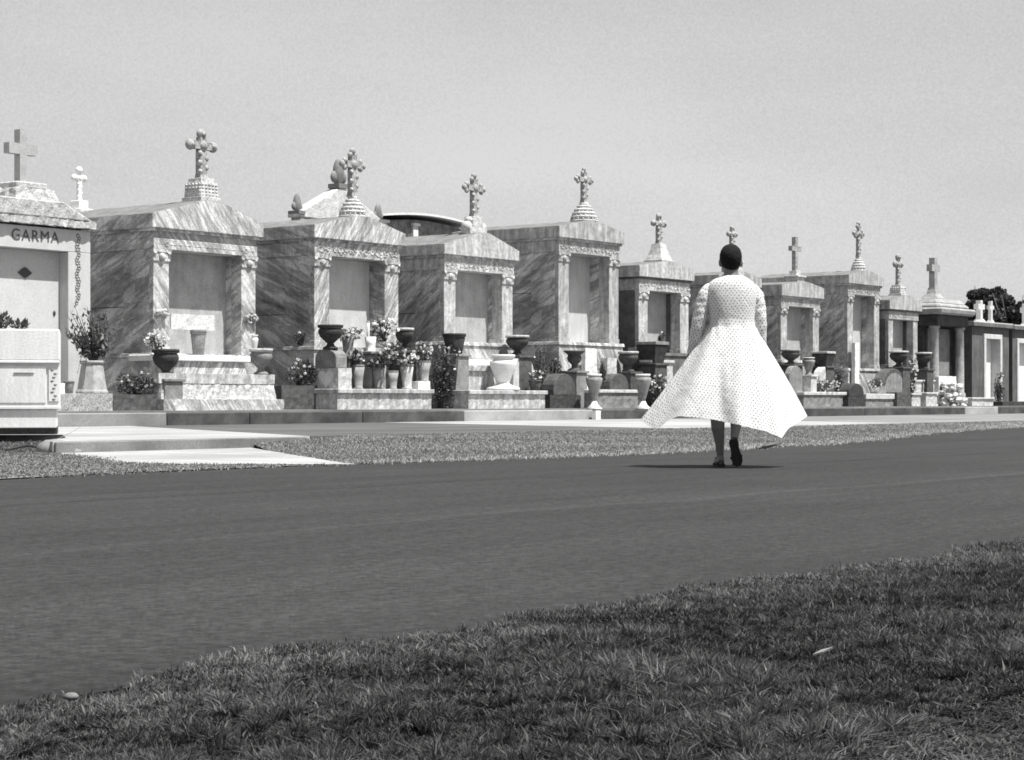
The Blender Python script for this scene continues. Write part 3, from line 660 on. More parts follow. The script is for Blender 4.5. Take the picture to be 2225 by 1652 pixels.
def canopy_tomb():
    v = 29.5; x0, x1 = 800, 1010; ul, ur = U(x0, v), U(x1, v); w = ur - ul; Z = Zof(880, v); H = lambda y: zpx(y, Z) - TZ
    t = thing('canopy_tomb', 'shallow arched canopy with dark soffit on thin posts, seen behind the front row', 'tomb', ul, v, TZ, 'tombs standing behind the front row')
    st = stone('bright_stone', .8, .1); n = 14
    top = [(w * i / n, H(483) + (H(464) - H(483)) * math.sin(math.pi * (.12 + .76 * i / n)) ) for i in range(n + 1)]
    m = MB(); m.prism([(a, b - .05) for a, b in top] + [(a, b) for a, b in top[::-1]], -.4, 2.2); m.build('roof', st, t)
    bot = [(w * i / n, H(495) + (H(474) - H(495)) * math.sin(math.pi * (.12 + .76 * i / n))) for i in range(n + 1)]
    m = MB(); m.prism([(.1, H(508))] + [(a * .97 + .04, b - .04) for a, b in bot] + [(w - .1, H(508))], -.2, 2.0); m.build('beam', stone('soffit_stone', .30, .6, 5, 30), t)
    for x in (U(886, v) - ul, w - .25, .3):
        m = MB(); m.box(x - .09, x + .09, -.25, -.07, 0, H(492)); m.box(x - .13, x + .13, -.29, -.03, H(492), H(486)); m.build('post', st, t)
canopy_tomb()

# ------------------------------------------------------------------ things standing in front of the tombs
st_dark = stone('dark_stained_stone', .10, .45, 8, 40, bmp=.006); st_mid = stone('grey_stone', .26, .35, 7, 45); st_lite = stone('mottled_white_stone', .58, .32, 9, 45)
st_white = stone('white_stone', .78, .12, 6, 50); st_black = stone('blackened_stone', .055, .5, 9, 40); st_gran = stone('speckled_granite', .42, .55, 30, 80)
terracotta = stone('urn_stone', .32, .3, 8, 50, .8)
def box_item(name, label, cat, xl, xr, v, d, yt, yb, mat, lip=0.0, group=None, base=None, parts=True, lipmat=None):
    """a block parallel to the tombs; yb None stands it on the terrace"""
    ul, ur = U(xl, v), U(xr, v); w = ur - ul; Z = (Zof(xl, v) + Zof(xr, v)) / 2
    z0 = TZ if base is None else base; z1 = zpx(yt, Z)
    t = thing(name, label, cat, ul, v, z0, group); h = z1 - z0
    if lip:
        MB().rock(0, w, .0, d, 0, h - lip).build('body', mat, t, bevel=.008)
        MB().box(-.03, w + .03, -.035, d + .03, h - lip + .001, h).build('top_slab', lipmat or mat, t, bevel=.01)
    else:
        m = MB().rock(0, w, 0, d, 0, h); m.build('body', mat, t, bevel=.012)
    return t, z1
def arch_item(name, label, cat, xl, xr, v, d, yt, yb, mat, base=None, group=None, front=None):
    ul, ur = U(xl, v), U(xr, v); w = ur - ul; Z = (Zof(xl, v) + Zof(xr, v)) / 2; z0 = TZ if base is None else base; h = zpx(yt, Z) - z0
    sh_ = max(h - w * .42, h * .25); pts = [(0, 0), (w, 0)] + [(w / 2 + w / 2 * math.cos(a), sh_ + (h - sh_) * math.sin(a)) for a in np.linspace(0, math.pi, 11)]
    t = thing(name, label, cat, ul, v, z0, group); MB().prism(pts, 0, d).build('stone', mat, t, bevel=.01)
    if front: MB().prism([(a * .8 + w * .1, b * .86 + h * .03) for a, b in pts], -.012, -.001).build('face', front, t)
    return t
URN = {'bowl': [(.30, 0), (.30, .07), (.17, .15), (.13, .24), (.22, .33), (.40, .50), (.48, .68), (.46, .80), (.41, .85), (.50, .89), (.50, 1)],
       'vase': [(.28, 0), (.30, .05), (.18, .10), (.20, .18), (.34, .50), (.46, .74), (.47, .82), (.36, .88), (.36, .93), (.44, .95), (.44, 1)],
       'goblet': [(.34, 0), (.32, .06), (.14, .16), (.14, .30), (.30, .46), (.36, .62), (.30, .78), (.44, .90), (.5, .93), (.5, 1)],
       'tub': [(.33, 0), (.38, .35), (.46, .78), (.44, .82), (.5, .86), (.5, 1)],
       'cylinder': [(.36, 0), (.36, .04), (.33, .06), (.36, .5), (.42, .95), (.42, 1)]}
def urn_item(name, label, cat, x, v, wpx, yt, yb, mat, style='bowl', plinth=None, base=None, group=None, square=False, rim=None):
    u = U(x, v); Z = Zof(x, v); s_ = Z / F; w = wpx * s_; zb = zpx(yb, Z) if base is None else base; h = zpx(yt, Z) - zb
    z0 = zb if plinth is None else TZ
    t = thing(name, label, cat, u, v, z0, group); prof = [(r * w, z * h + zb - z0) for r, z in URN[style]]
    k = len(prof) - 2
    MB().lathe(prof[:k + 1], seg=28, square=square).build('bowl', mat, t)
    r1 = prof[-1][0]; m = MB()
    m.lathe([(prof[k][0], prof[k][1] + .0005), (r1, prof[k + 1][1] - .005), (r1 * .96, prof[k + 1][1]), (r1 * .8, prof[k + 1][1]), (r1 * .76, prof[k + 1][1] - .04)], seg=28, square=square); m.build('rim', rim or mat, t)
    if plinth is not None and zb - z0 > .03:
        m = MB(); q = w * .44; m.box(-q, q, -q, q, 0, zb - z0 - .05); m.box(-q - .03, q + .03, -q - .03, q + .03, zb - z0 - .05 + .001, zb - z0 - .001); m.build('plinth', plinth, t, bevel=.008)
    return t, zb + h
LG = leafmat('garden_leaf', .085, .25); LD = leafmat('dark_leaf', .05, .2); PETAL = leafmat('petal', .74, .3); LT = leafmat('tree_leaf', .05, .2)
def cloud(n, c, r, shell=.35):
    d = rng.normal(size=(n, 3)); d /= np.linalg.norm(d, axis=1, keepdims=True); q = rng.random(n) ** shell
    return np.array(c) + d * q[:, None] * np.array(r), d
def shrub(name, label, cat, x, v, wpx, yt, yb, n=700, mat=None, blossoms=0, group=None, base=None, leaf=.05, lumps=5, stem=True):
    u = U(x, v); Z = Zof(x, v); s_ = Z / F; w = wpx * s_ / 2; z0 = zpx(yb, Z) if base is None else base; h = zpx(yt, Z) - z0
    t = thing(name, label, cat, u, v, z0, group)
    Cs, Ds = [], []
    for i in range(lumps):
        a = rng.uniform(0, 6.28); rr = rng.uniform(.2, .55)
        c = (w * rr * math.cos(a), w * rr * math.sin(a) * .6, h * rng.uniform(.3, .72)); q = (w * .5, w * .4, h * .36)
        C, D = cloud(n // lumps, c, q); Cs.append(C); Ds.append(D)
    C = np.concatenate(Cs); D = np.concatenate(Ds); C[:, 2] = np.clip(C[:, 2], .01, None)
    leaves('foliage', C, D + rng.normal(size=D.shape) * .8 + np.array([0, 0, .6]), rng.uniform(.6, 1.4, len(C)) * leaf, mat or LG, rng.uniform(.5, 1.6, len(C)), t)
    if stem:
        m = MB()
        for i in range(7):
            a = rng.uniform(0, 6.28); m.tube([(0.01 * i, 0, 0), (w * .25 * math.cos(a), w * .2 * math.sin(a), h * .4), (w * .6 * math.cos(a), w * .4 * math.sin(a), h * rng.uniform(.7, 1.0))], [.012, .009, .004], 5)
        m.build('stems', plain('stem', .06), t)
    if blossoms:
        C, D = cloud(blossoms, (0, -w * .1, h * .62), (w * .95, w * .6, h * .42), .2); P_, Q_, T_ = [], [], []
        for c, d in zip(C, D):
            k = rng.integers(9, 15); a = rng.normal(size=(k, 3)); a /= np.linalg.norm(a, axis=1, keepdims=True)
            P_.append(c + a * leaf * .38); Q_.append(np.cross(a, rng.normal(size=(k, 3)))); T_.append(np.full(k, rng.uniform(.55, 1.25)))
        leaves('blossoms', np.concatenate(P_), np.concatenate(Q_), leaf * .62, PETAL, np.concatenate(T_), t, .9)
    return t

# --- the pale box at the left edge, squared to the camera rather than to the row
def stone_box():
    Y = 21.6; s_ = Y / F; x1 = (130 - CX) * s_; x0 = x1 - 2.3; z = .113
    t = bpy.data.objects.new('stone_chest', None); COL.objects.link(t); t.location = (x1, Y, z); t.rotation_euler = (0, 0, R(12.6)); tag(t, 'large white stone box cut by the left edge, standing over a dark gap', 'stone box')
    w = x1 - x0; H = lambda y: EYE + (HY - y) * s_ - z; sm = stone('smooth_white_stone', .82, .07, 2, 50, weather=.08)
    MB().box(-w, -.03, .06, 1.1, 0, H(930)).build('foot', st_black, t)  # black foot added: the shadow under the box painted as a dark part
    MB().box(-w, -.035, .0, 1.2, H(930) + .001, H(890)).build('base', sm, t, bevel=.008)
    MB().box(-w, .0, -.03, 1.23, H(890) + .001, H(882)).build('moulding', sm, t, bevel=.008)
    MB().box(-w, -.002, .0, 1.2, H(882) + .001, H(790)).build('body', sm, t)
    MB().box(-w, -.15, -.02, -.001, H(876), H(796)).build('front_panel', sm, t, bevel=.004)
    m = MB().box(-.12, -.012, -.016, -.001, H(872), H(800)); pn = m.build('end_panel', sm, t)
    m = MB()
    for i in range(9): m.ball((-.065 + .02 * math.sin(i * 2.1), -.017, H(868) + (H(804) - H(868)) * i / 8), .013, 6, 4, (1.6, .5, .8))
    m.build('carving', st_mid, pn)
    MB().box(-.50, -.28, -.03, -.021, H(812), H(810)).build('handle', st_mid, t)
    MB().box(-w, .0, -.04, 1.24, H(790) + .001, H(784)).build('ledge', sm, t, bevel=.006)
    MB().box(-w, .0, -.03, 1.23, H(784) + .001, H(716)).build('lid', sm, t, bevel=.012)
stone_box()
# dark plant tops showing over its lid
def over_lid(X, Y, zt, w, h, lab, n, name='potted_plant'):
    t = bpy.data.objects.new(name, None); COL.objects.link(t); t.location = (X, Y, zt); tag(t, lab, 'plant')
    C, D = cloud(n, (0, 0, h * .5), (w, w * .5, h * .5)); leaves('foliage', C, D + np.array([0, 0, 1.0]), rng.uniform(.03, .09, n), LD, rng.uniform(.4, 1.3, n), t)
    m = MB()
    for i in range(8):
        a = rng.uniform(-1, 1); m.tube([(a * w * .3, 0, 0), (a * w * .9, .02, h * rng.uniform(.5, 1.1))], [.008, .003], 5)
    m.build('stems', plain('stem', .06), t)
s_ = 22.2 / F
over_lid((6 - CX) * s_, 22.2, EYE + (HY - 716) * s_ + .0, .10, .20, 'dark leafy sprig at the very left edge, on the white stone box lid', 90)
over_lid((42 - CX) * s_, 22.2, EYE + (HY - 716) * s_ + .0, .12, .12, 'low dark sprig on the white stone box lid, right of the taller sprig', 70)

# --- first tomb
box_item('granite_plinth', 'speckled granite block under the fluted pot of spiky stems', 'plinth', 118, 245, 22.35, .5, 856, None, st_gran)
def fluted_pot():
    v = 22.6; x = 200; u = U(x, v); Z = Zof(x, v); s_ = Z / F; zb = zpx(856, Zof(x, 22.35)); t = thing('fluted_pot', 'tapering eight-sided concrete pot on the granite block, holding spiky stems', 'pot', u, v, zb, rz=TH + R(12))
    H = (856 - 784) * s_; cpm = stone('pot_concrete', .42, .3, 7, 50)
    MB().lathe([(.245, 0), (.245, .04), (.225, .06), (.165, H - .05)], seg=8).build('pot', cpm, t, bevel=.01).data.polygons.foreach_set('use_smooth', [False] * 26)
    MB().lathe([(.18, H - .049), (.19, H), (.15, H), (.14, H - .06)], seg=8).build('rim', cpm, t)
    t2 = thing('spiky_stems', 'wilting bunch of dark spiky stems and leaves in the fluted pot', 'plant', u, v, zb + H - .05); m = MB(); Cs = []; 
    for i in range(80):
        a = rng.uniform(0, 6.28); r = rng.uniform(.1, .46); hh = rng.uniform(.30, .85); p = [(0, 0, 0), (r * .35 * math.cos(a), r * .3 * math.sin(a), hh * .5), (r * math.cos(a), r * .7 * math.sin(a), hh)]
        m.tube(p, [.012, .009, .003], 5)
        for q in range(9):
            f = rng.uniform(.3, 1); Cs.append([r * f * math.cos(a) + rng.normal() * .03, r * .7 * f * math.sin(a) + rng.normal() * .03, hh * f + rng.normal() * .03])
    for i, (dx, dz) in enumerate(((-.42, -.15), (-.30, -.32))):
        m.tube([(0, 0, .03), (dx * .4, -.1, .16), (dx * .8, -.15, .1), (dx, -.16, dz)], [.010, .009, .007, .004], 5)
    m.build('stems', plain('stem', .06), t2); Cs = np.array(Cs)
    leaves('foliage', Cs, rng.normal(size=Cs.shape) + np.array([0, 0, 1.2]), rng.uniform(.04, .12, len(Cs)), LD, rng.uniform(.5, 2.8, len(Cs)), t2, .4)
fluted_pot()
urn_item('stone_jar', 'small shaded jar on the granite block, left of the fluted pot', 'jar', 150, 22.6, 24, 828, 856, st_mid, 'tub', base=zpx(856, Zof(160, 22.35)))
box_item('marker_stone', 'small white block at the right end of the white stone box', 'block', 124, 141, 22.45, .2, 833, None, st_white, base=zpx(856, Zof(160, 22.35)))
# --- second tomb: four-tier memorial with urns
def tiers():
    v = 22.35; ul = U(356, v); w = U(617, v) - ul; Z = Zof(356, v); t = thing('stepped_memorial', 'four-tier white marble memorial in front of the broad streaked tomb', 'memorial', ul, v, TZ); H = lambda y: zpx(y, Z) - TZ
    MB().rock(0, w, 0, .93, 0, H(868)).build('base_step', fA, t, bevel=.01)
    MB().rock(.02, w - .10, .08, .93, H(868) + .001, H(833), .03).build('step', stone('rock_faced_stone', .62, .5, 13, 30, .8, .03), t, bevel=.01)
    MB().rock(-.01, w - .12, .10, .93, H(833) + .001, H(811)).build('ledge', fC, t, bevel=.012)
    MB().rock(.16, w - .62, .26, .93, H(811) + .001, H(783), .02).build('block', fB, t, bevel=.01)
    MB().box(.10, w - .55, .22, .93, H(783) + .001, H(769)).build('top_slab', st_white, t, bevel=.012)
tiers()
ZL = zpx(811, Zof(356, 22.35)); ZT = zpx(769, Zof(356, 22.35))
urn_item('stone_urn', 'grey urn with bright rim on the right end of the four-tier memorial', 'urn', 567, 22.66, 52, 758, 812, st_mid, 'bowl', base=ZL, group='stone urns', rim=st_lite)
urn_item('stone_urn', 'blackened urn left of the four-tier memorial, under white cloth flowers', 'urn', 360, 22.6, 60, 759, 823, st_black, 'bowl', plinth=st_mid, group='stone urns')
shrub('flower_bunch', 'drooping white flower bunch at the foot of the broad tomb left pillar', 'flowers', 338, 22.95, 66, 724, 760, 120, LG, 26, 'flower bunches', leaf=.06, base=zpx(759, Zof(360, 22.6)) - .02)
urn_item('stone_pot', 'plain grey bucket-shaped pot at the broad tomb door', 'pot', 431, 23.1, 36, 717, 761, st_mid, 'tub', base=ZT)
box_item('sunlit_plaque', 'white inscribed plaque standing for the sunlit part of the broad tomb door', 'plaque', 372, 466, 23.27, .03, 684, 761, stone('sunlit_inscribed_marble', .72, .35, 30, 40), base=zpx(717, Zof(420, 23.27)))  # bright strip painted where sun reaches the door panel, mottled like an inscription
urn_item('small_vase', 'small white vase beside the broad tomb right pillar', 'vase', 553, 22.98, 18, 728, 769, st_white, 'vase', base=ZT - .0, plinth=None)
box_item('trough', 'dark stone trough below the broad tomb flank, full of pale blossoms', 'planter', 246, 344, 22.5, .4, 858, None, st_dark)
shrub('flowering_shrub', 'low shrub of pale blossoms in the trough left of the four-tier memorial', 'shrub', 298, 22.7, 108, 806, 860, 900, LG, 20, 'flowering shrubs', base=zpx(858, Zof(300, 22.5)) - .03, leaf=.055)
box_item('trough', 'dark stone trough between the four-tier memorial and the heart stone', 'planter', 612, 700, 22.85, .35, 838, None, st_dark)
shrub('flowering_shrub', 'shrub with pale flowers between the four-tier memorial and the heart stone', 'shrub', 648, 23.0, 110, 780, 842, 900, LG, 14, 'flowering shrubs', base=zpx(838, Zof(650, 22.85)) - .03, leaf=.055)
shrub('low_bush', 'small dark bush by the flank of the domed tomb, above the pale flowers', 'bush', 655, 23.6, 46, 722, 756, 260, LD, 8, 'low bushes', base=zpx(756, Zof(655, 23.6)) + .0)
# --- third tomb: vase planter
def planter_box(name, label, xl, xr, v, d, yt, ylip, mat, side):
    ul, ur = U(xl, v), U(xr, v); w = ur - ul; Z = Zof(xl, v); H = lambda y: zpx(y, Z) - TZ; t = thing(name, label, 'planter', ul, v, TZ, 'long planter boxes')
    MB().rock(0, w, 0, d, 0, H(ylip)).build('body', mat, t, bevel=.01)
    MB().box(-.03, w + .04, -.05, d + .02, H(ylip) + .001, H(yt)).build('top_slab', side, t, bevel=.01)
    return H(yt) + TZ
Zb3 = planter_box('planter_box', 'long mottled planter box carrying the row of flower vases', 733, 937, 22.35, .60, 845, 855, fC, fD)
def end_stone():
    v = 22.37; ul = U(735, v); w = U(764, v) - ul; t = thing('heart_stone', 'squared white stone with a heart carved on its shaded flank, on the vase planter', 'stone', ul, v, Zb3 + .001)
    h = (845 - 800) * Zof(735, v) / F
    b = MB().rock(0, w, 0, .56, 0, h).build('body', st_lite, t, bevel=.008)
    m = MB(); pts = []
    for i in range(24):
        a = 2 * math.pi * i / 24; pts.append((.28 + .011 * 16 * math.sin(a) ** 3, h * .52 + .0105 * (13 * math.cos(a) - 5 * math.cos(2 * a) - 2 * math.cos(3 * a) - math.cos(4 * a))))
    n = len(pts); m.add([(-.012, p[0], p[1]) for p in pts] + [(-.001, p[0], p[1]) for p in pts], [tuple(range(n))[::-1]] + [(i, (i + 1) % n, (i + 1) % n + n, i + n) for i in range(n)]); m.build('heart', st_white, t)
    t = thing('domed_stone', 'round-topped pale stone on the heart stone, under a black urn', 'stone', ul - .02, v + .03, Zb3 + h + .002)
    w2 = w * .82; h2 = (797 - 755) * Zof(735, v) / F
    m = MB(); m.add([], [])
    pts = [(0, 0), (.50, 0)] + [(.25 + .25 * math.cos(a), h2 * .55 + h2 * .45 * math.sin(a)) for a in np.linspace(0, math.pi, 9)]; n = len(pts)
    m.add([(0, p[0], p[1]) for p in pts] + [(w2, p[0], p[1]) for p in pts], [tuple(range(n))[::-1], tuple(range(n, 2 * n))] + [(i, (i + 1) % n, (i + 1) % n + n, i + n) for i in range(n)])
    m.build('body', st_mid, t, bevel=.01)
    return Zb3 + h + h2
zd = end_stone()
urn_item('stone_urn', 'black urn on the round-topped stone at the left of the vases', 'urn', 718, 22.62, 56, 706, 757, st_black, 'bowl', base=zd - .004, group='stone urns')
urn_item('stone_urn', 'black urn with bright rim behind the vases, before the domed tomb right pillar', 'urn', 879, 22.98, 42, 713, 762, st_black, 'bowl', plinth=st_dark, group='stone urns', rim=st_lite)
VL = [(776, 30, 800, 'first'), (827, 32, 806, 'second'), (853, 27, 812, 'third'), (881, 34, 806, 'fourth')]
names = ['leftmost of the tall vases on the vase planter', 'tall grey vase with dark drooping leaves, mid planter', 'slim tall vase between the dark-leaved vase and a white-blossomed one', 'fluted bright-edged tall vase with white blossoms on the vase planter']
pt = [(.33, 0), (.33, .05), (.27, .08), (.33, .5), (.42, .9), (.42, 1)]; URN['tall'] = pt
for (x, w, yt, _), lb in zip([(776, 34, 795), (827, 36, 790), (853, 30, 803), (882, 36, 793)] and [(a, b, c, 0) for a, b, c in ((778, 34, 793), (822, 36, 790), (853, 31, 806), (884, 36, 792))], names):
    urn_item('tall_vase', lb, 'vase', x, 22.62, w, yt, 845, st_mid if x in (822,) else st_lite if x == 884 else terracotta, 'tall', base=Zb3 + .001, group='tall flower vases', rim=st_mid)
box_item('white_block', 'bright white block at the right end of the vase planter', 'block', 909, 935, 22.52, .25, 829, None, st_white, base=Zb3 + .001)
urn_item('tall_vase', 'tall vase on the bright white block at the right end of the planter', 'vase', 921, 22.65, 36, 784, 829, terracotta, 'tall', base=zpx(829, Zof(922, 22.52)), group='tall flower vases')
urn_item('tall_vase', 'grey cylinder vase in the rear row, left, under white blossoms', 'vase', 756, 22.80, 36, 722, 775, st_mid, 'tall', plinth=st_dark, group='tall flower vases')
urn_item('candle_jar', 'bright white candle jar behind the vases of the planter', 'jar', 805, 22.80, 30, 732, 764, st_white, 'cylinder', plinth=st_mid)
urn_item('marker_post', 'thin pale post standing behind the bright candle jar', 'post', 800, 22.95, 9, 698, 764, st_lite, 'cylinder', plinth=st_mid)
def bouquet(lb, x, v, w, yt, yb, n, bl, base_y=None, mat=None):
    shrub('flower_bunch', lb, 'flowers', x, v, w, yt, yb, n, mat or LG, bl, 'flower bunches', leaf=.06)
bouquet('white flower bunch over the grey cylinder vase in the rear row', 757, 22.80, 84, 712, 742, 260, 38)
bouquet('largest bunch of white flowers, highest among the vases', 834, 22.9, 84, 694, 742, 360, 44)
bouquet('mixed dark leaves over the dark-leaved grey vase', 822, 22.55, 84, 765, 800, 420, 6, mat=LD)
bouquet('pale mixed flowers in the middle of the rear row', 850, 22.75, 70, 742, 790, 420, 26)
bouquet('white blossoms in the fluted bright-edged vase', 882, 22.60, 66, 762, 798, 240, 34)
bouquet('pale blossoms in the tall vase on the white block', 920, 22.63, 60, 742, 790, 300, 22)
bouquet('leafy sprays in the leftmost tall vase', 778, 22.60, 44, 760, 797, 220, 10)
shrub('low_bush', 'dense dark bush between the vase planter and the mottled plinth', 'bush', 952, 22.95, 84, 740, 850, 1900, LG, 7, 'low bushes', base=TZ)
# --- fourth tomb
Zb4 = planter_box('planter_box', 'long mottled planter box under the white urn with swagged foot', 1018, 1184, 22.35, .60, 848, 857, fC, fD)
def plinth4():
    v = 22.80; ul = U(1000, v); w = U(1152, v) - ul; Z = Zof(1000, v); t = thing('mottled_plinth', 'broad mottled white plinth with a projecting ledge behind the white urn', 'plinth', ul, v + .17, TZ); H = lambda y: zpx(y, Z) - TZ
    MB().rock(0, w, 0, .24, 0, H(806)).build('body', fC, t, bevel=.01); MB().box(-.1, w + .06, -.05, .25, H(806) + .001, H(793)).build('ledge', fB, t, bevel=.01)
    MB().box(.1, w - .5, .06, .25, H(793) + .001, H(780)).build('step', st_white, t, bevel=.01)
    return H(793) + TZ
Zp4 = plinth4()
URN['swag'] = [(.62, 0), (.60, .08), (.34, .14), (.22, .2), (.26, .26), (.40, .55), (.48, .72), (.48, .80), (.36, .85), (.36, .9), (.44, .92), (.44, 1)]
urn_item('white_urn', 'tall white lidded urn on the planter box before the scroll-topped tomb', 'urn', 1093, 22.62, 60, 771, 847, st_white, 'swag', base=Zb4 + .001, group='pale garden urns')
urn_item('stone_urn', 'dark tilted-looking urn before the scroll-topped tomb left pillar', 'urn', 987, 22.9, 52, 725, 770, st_black, 'tub', plinth=st_mid, group='stone urns')
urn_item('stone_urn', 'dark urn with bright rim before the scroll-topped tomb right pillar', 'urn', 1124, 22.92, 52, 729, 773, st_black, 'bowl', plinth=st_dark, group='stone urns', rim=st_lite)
arch_item('arched_stone', 'pale rounded stone under the dark rimmed urn, right of the white urn', 'stone', 1116, 1160, 22.72, .2, 774, None, st_lite, group='arched stones')
shrub('low_bush', 'dark bush with white flecks before the scroll-topped tomb left pillar', 'bush', 984, 22.75, 62, 752, 850, 1200, LG, 8, 'low bushes', base=TZ)
shrub('low_bush', 'tall dark bush between the scroll-topped tomb and its right neighbour', 'bush', 1172, 22.95, 66, 738, 850, 1700, LG, 3, 'low bushes', base=TZ)
urn_item('flower_pot', 'small dark pot of pale flowers at the right end of the planter box', 'pot', 1163, 22.5, 30, 826, 847, st_dark, 'tub', base=Zb4 + .001)
shrub('flower_bunch', 'pale flowers in the small dark pot on the planter box', 'flowers', 1163, 22.5, 46, 806, 830, 200, LG, 16, 'flower bunches')
# --- fifth tomb
t, z5 = box_item('dark_block', 'dark block before the tall tomb, carrying a dark arched stone', 'block', 1195, 1262, 22.4, .5, 859, None, st_black)
arch_item('arched_stone', 'dark arched stone on the dark block, before the tall domed tomb', 'stone', 1203, 1251, 22.45, .3, 812, None, st_dark, base=z5 + .001, group='arched stones')
shrub('low_bush', 'dark conical bush rising left of the dark arched stone', 'bush', 1203, 22.95, 48, 780, 870, 900, LD, 8, 'low bushes', base=TZ)
t, z5b = box_item('low_tomb_slab', 'long grey slab base between the two pale footed urns', 'slab', 1288, 1386, 22.5, .5, 847, None, st_mid, lip=.07, lipmat=st_lite)
arch_item('arched_stone', 'dark arched stone on the long slab between the pale footed urns', 'stone', 1325, 1366, 22.62, .25, 812, None, st_dark, base=z5b + .001, group='arched stones')
shrub('low_bush', 'small dark conifer on the long slab, left of an arched stone', 'bush', 1309, 22.75, 26, 790, 848, 500, LD, 0, 'low bushes', base=z5b)
def garden_urn(lb, x, foot):
    v = 22.02 if foot else 22.3; Z = Zof(x, v); s_ = Z / F; zb = TZ if v > 22.105 else .30
    t = thing('garden_urn', lb, 'urn', U(x, v), v, zb, 'pale garden urns'); H = lambda y: zpx(y, Z) - zb; q = 18 * s_
    MB().lathe([(q * .3, H(872)), (q * .36, H(866)), (q * .8, H(840)), (q * 1.0, H(828)), (q, H(822)), (q * .7, H(819))], seg=24).build('bowl', terracotta, t)
    MB().lathe([(q * .7, H(819) + .001), (q * .9, H(817)), (q * .9, H(813)), (q * .7, H(813))], seg=24).build('rim', st_white, t)
    MB().lathe([(q * .95, 0.0), (q * 1.0, H(888)), (q * .5, H(880)), (q * .3, H(872) + .001)], seg=24).build('foot', st_white, t)
garden_urn('pale urn with white foot at the kerb, left of the long slab', 1291, True)
garden_urn('pale urn with white foot at the kerb, against the left edge of the spotted dress', 1397, True)
MB_ = box_item('kerb_post', 'short pale post against the kerb face below the pale urn', 'post', 1295, 1305, 21.55, .10, 893, None, st_white, base=.112)
urn_item('stone_urn', 'dark waisted goblet urn before the sunlit door of the tall tomb', 'urn', 1248, 22.88, 46, 762, 806, st_dark, 'goblet', plinth=st_mid, group='stone urns')
box_item('white_upright', 'bright white upright marker in the tall tomb doorway', 'marker', 1272, 1297, 23.0, .10, 757, None, st_white, base=TZ)
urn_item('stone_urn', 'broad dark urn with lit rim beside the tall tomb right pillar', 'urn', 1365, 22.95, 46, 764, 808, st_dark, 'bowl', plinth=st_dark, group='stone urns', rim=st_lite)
box_item('stone_block', 'pale upright block at the foot of the tall tomb right pillar', 'block', 1320, 1340, 22.85, .18, 778, None, st_lite)
# --- sixth tomb
urn_item('stone_urn', 'large square black urn before the obelisk-topped tomb', 'urn', 1417, 22.85, 54, 743, 790, st_black, 'tub', plinth=st_dark, group='stone urns', square=True, rim=st_mid)
shrub('flower_bunch', 'dark dried bunch in the square black urn', 'flowers', 1436, 22.9, 24, 722, 748, 160, LD, 2, 'flower bunches')
box_item('carved_block', 'white carved block right of the square black urn, by the dress', 'block', 1414, 1462, 22.75, .25, 783, None, st_lite, lip=.06)
shrub('flowering_shrub', 'pale-flowered shrub behind the pale kerb urn, touching the dress edge', 'shrub', 1432, 22.5, 60, 815, 885, 700, LD, 46, 'flowering shrubs', base=TZ, leaf=.055)
# --- eighth tomb
urn_item('stone_urn', 'dark wide urn before the Latin-cross tomb left pillar', 'urn', 1718, 22.85, 44, 760, 792, st_dark, 'bowl', plinth=st_dark, group='stone urns', rim=st_mid)
urn_item('white_urn', 'grey urn with white rim between two dark urns, right of the dress', 'urn', 1757, 22.7, 30, 777, 815, terracotta, 'vase', plinth=st_lite, group='pale garden urns', rim=st_white)
urn_item('stone_urn', 'square dark urn with lit rim before the Latin-cross tomb right pillar', 'urn', 1789, 22.9, 40, 764, 796, st_black, 'tub', plinth=st_dark, square=True, group='stone urns', rim=st_lite)
t, z8 = box_item('planter_box', 'planter with pale lid just right of the dress hem', 'planter', 1746, 1840, 22.4, .5, 852, None, st_mid, lip=.08, lipmat=st_lite, group='long planter boxes')
box_item('ledge_slab', 'narrow pale ledge behind the flower row, right of the dress', 'slab', 1722, 1794, 22.78, .12, 818, None, st_lite)
arch_item('arched_stone', 'dark-faced arched stone just right of the dress, on the pale ledge', 'stone', 1716, 1744, 22.55, .15, 795, None, st_mid, group='arched stones')
arch_item('arched_stone', 'pale arched stone right of the grey white-rimmed urn', 'stone', 1781, 1812, 22.72, .2, 797, None, st_lite, group='arched stones')
shrub('flowering_shrub', 'row of pale-flowered low plants on the planter right of the dress', 'shrub', 1788, 22.62, 100, 824, 853, 900, LG, 60, 'flowering shrubs', base=z8, leaf=.05)
shrub('low_bush', 'tall dark bush between the Latin-cross tomb and its right neighbour', 'bush', 1818, 23.0, 44, 776, 850, 900, LD, 6, 'low bushes', base=TZ)
# --- ninth tomb
t, z9 = box_item('dark_block', 'dark block at the kerb carrying the black arched stone', 'block', 1843, 1879, 22.25, .4, 862, None, st_black)
arch_item('arched_stone', 'black arched stone on its block, before the small-domed tomb', 'stone', 1845, 1877, 22.3, .3, 833, None, st_black, base=z9 + .001, group='arched stones')
t, z9b = box_item('planter_box', 'planter with thick pale lid before the small-domed tomb', 'planter', 1881, 1946, 22.4, .5, 856, None, st_mid, lip=.14, lipmat=st_lite, group='long planter boxes')
arch_item('arched_stone', 'small grey arched stone on the thick-lidded planter', 'stone', 1906, 1936, 22.6, .2, 840, None, st_mid, base=z9b + .001, group='arched stones')
shrub('flowering_shrub', 'pale-flowered plants on the thick-lidded planter', 'shrub', 1902, 22.8, 56, 822, 857, 500, LG, 44, 'flowering shrubs', base=z9b, leaf=.05)
box_item('white_upright', 'tall white slab standing for the sunlit door panel of the small-domed tomb', 'marker', 1858, 1867, 23.1, .10, 745, None, st_white, base=TZ)  # added white slab: the sunlit lower half of the door panel as colour
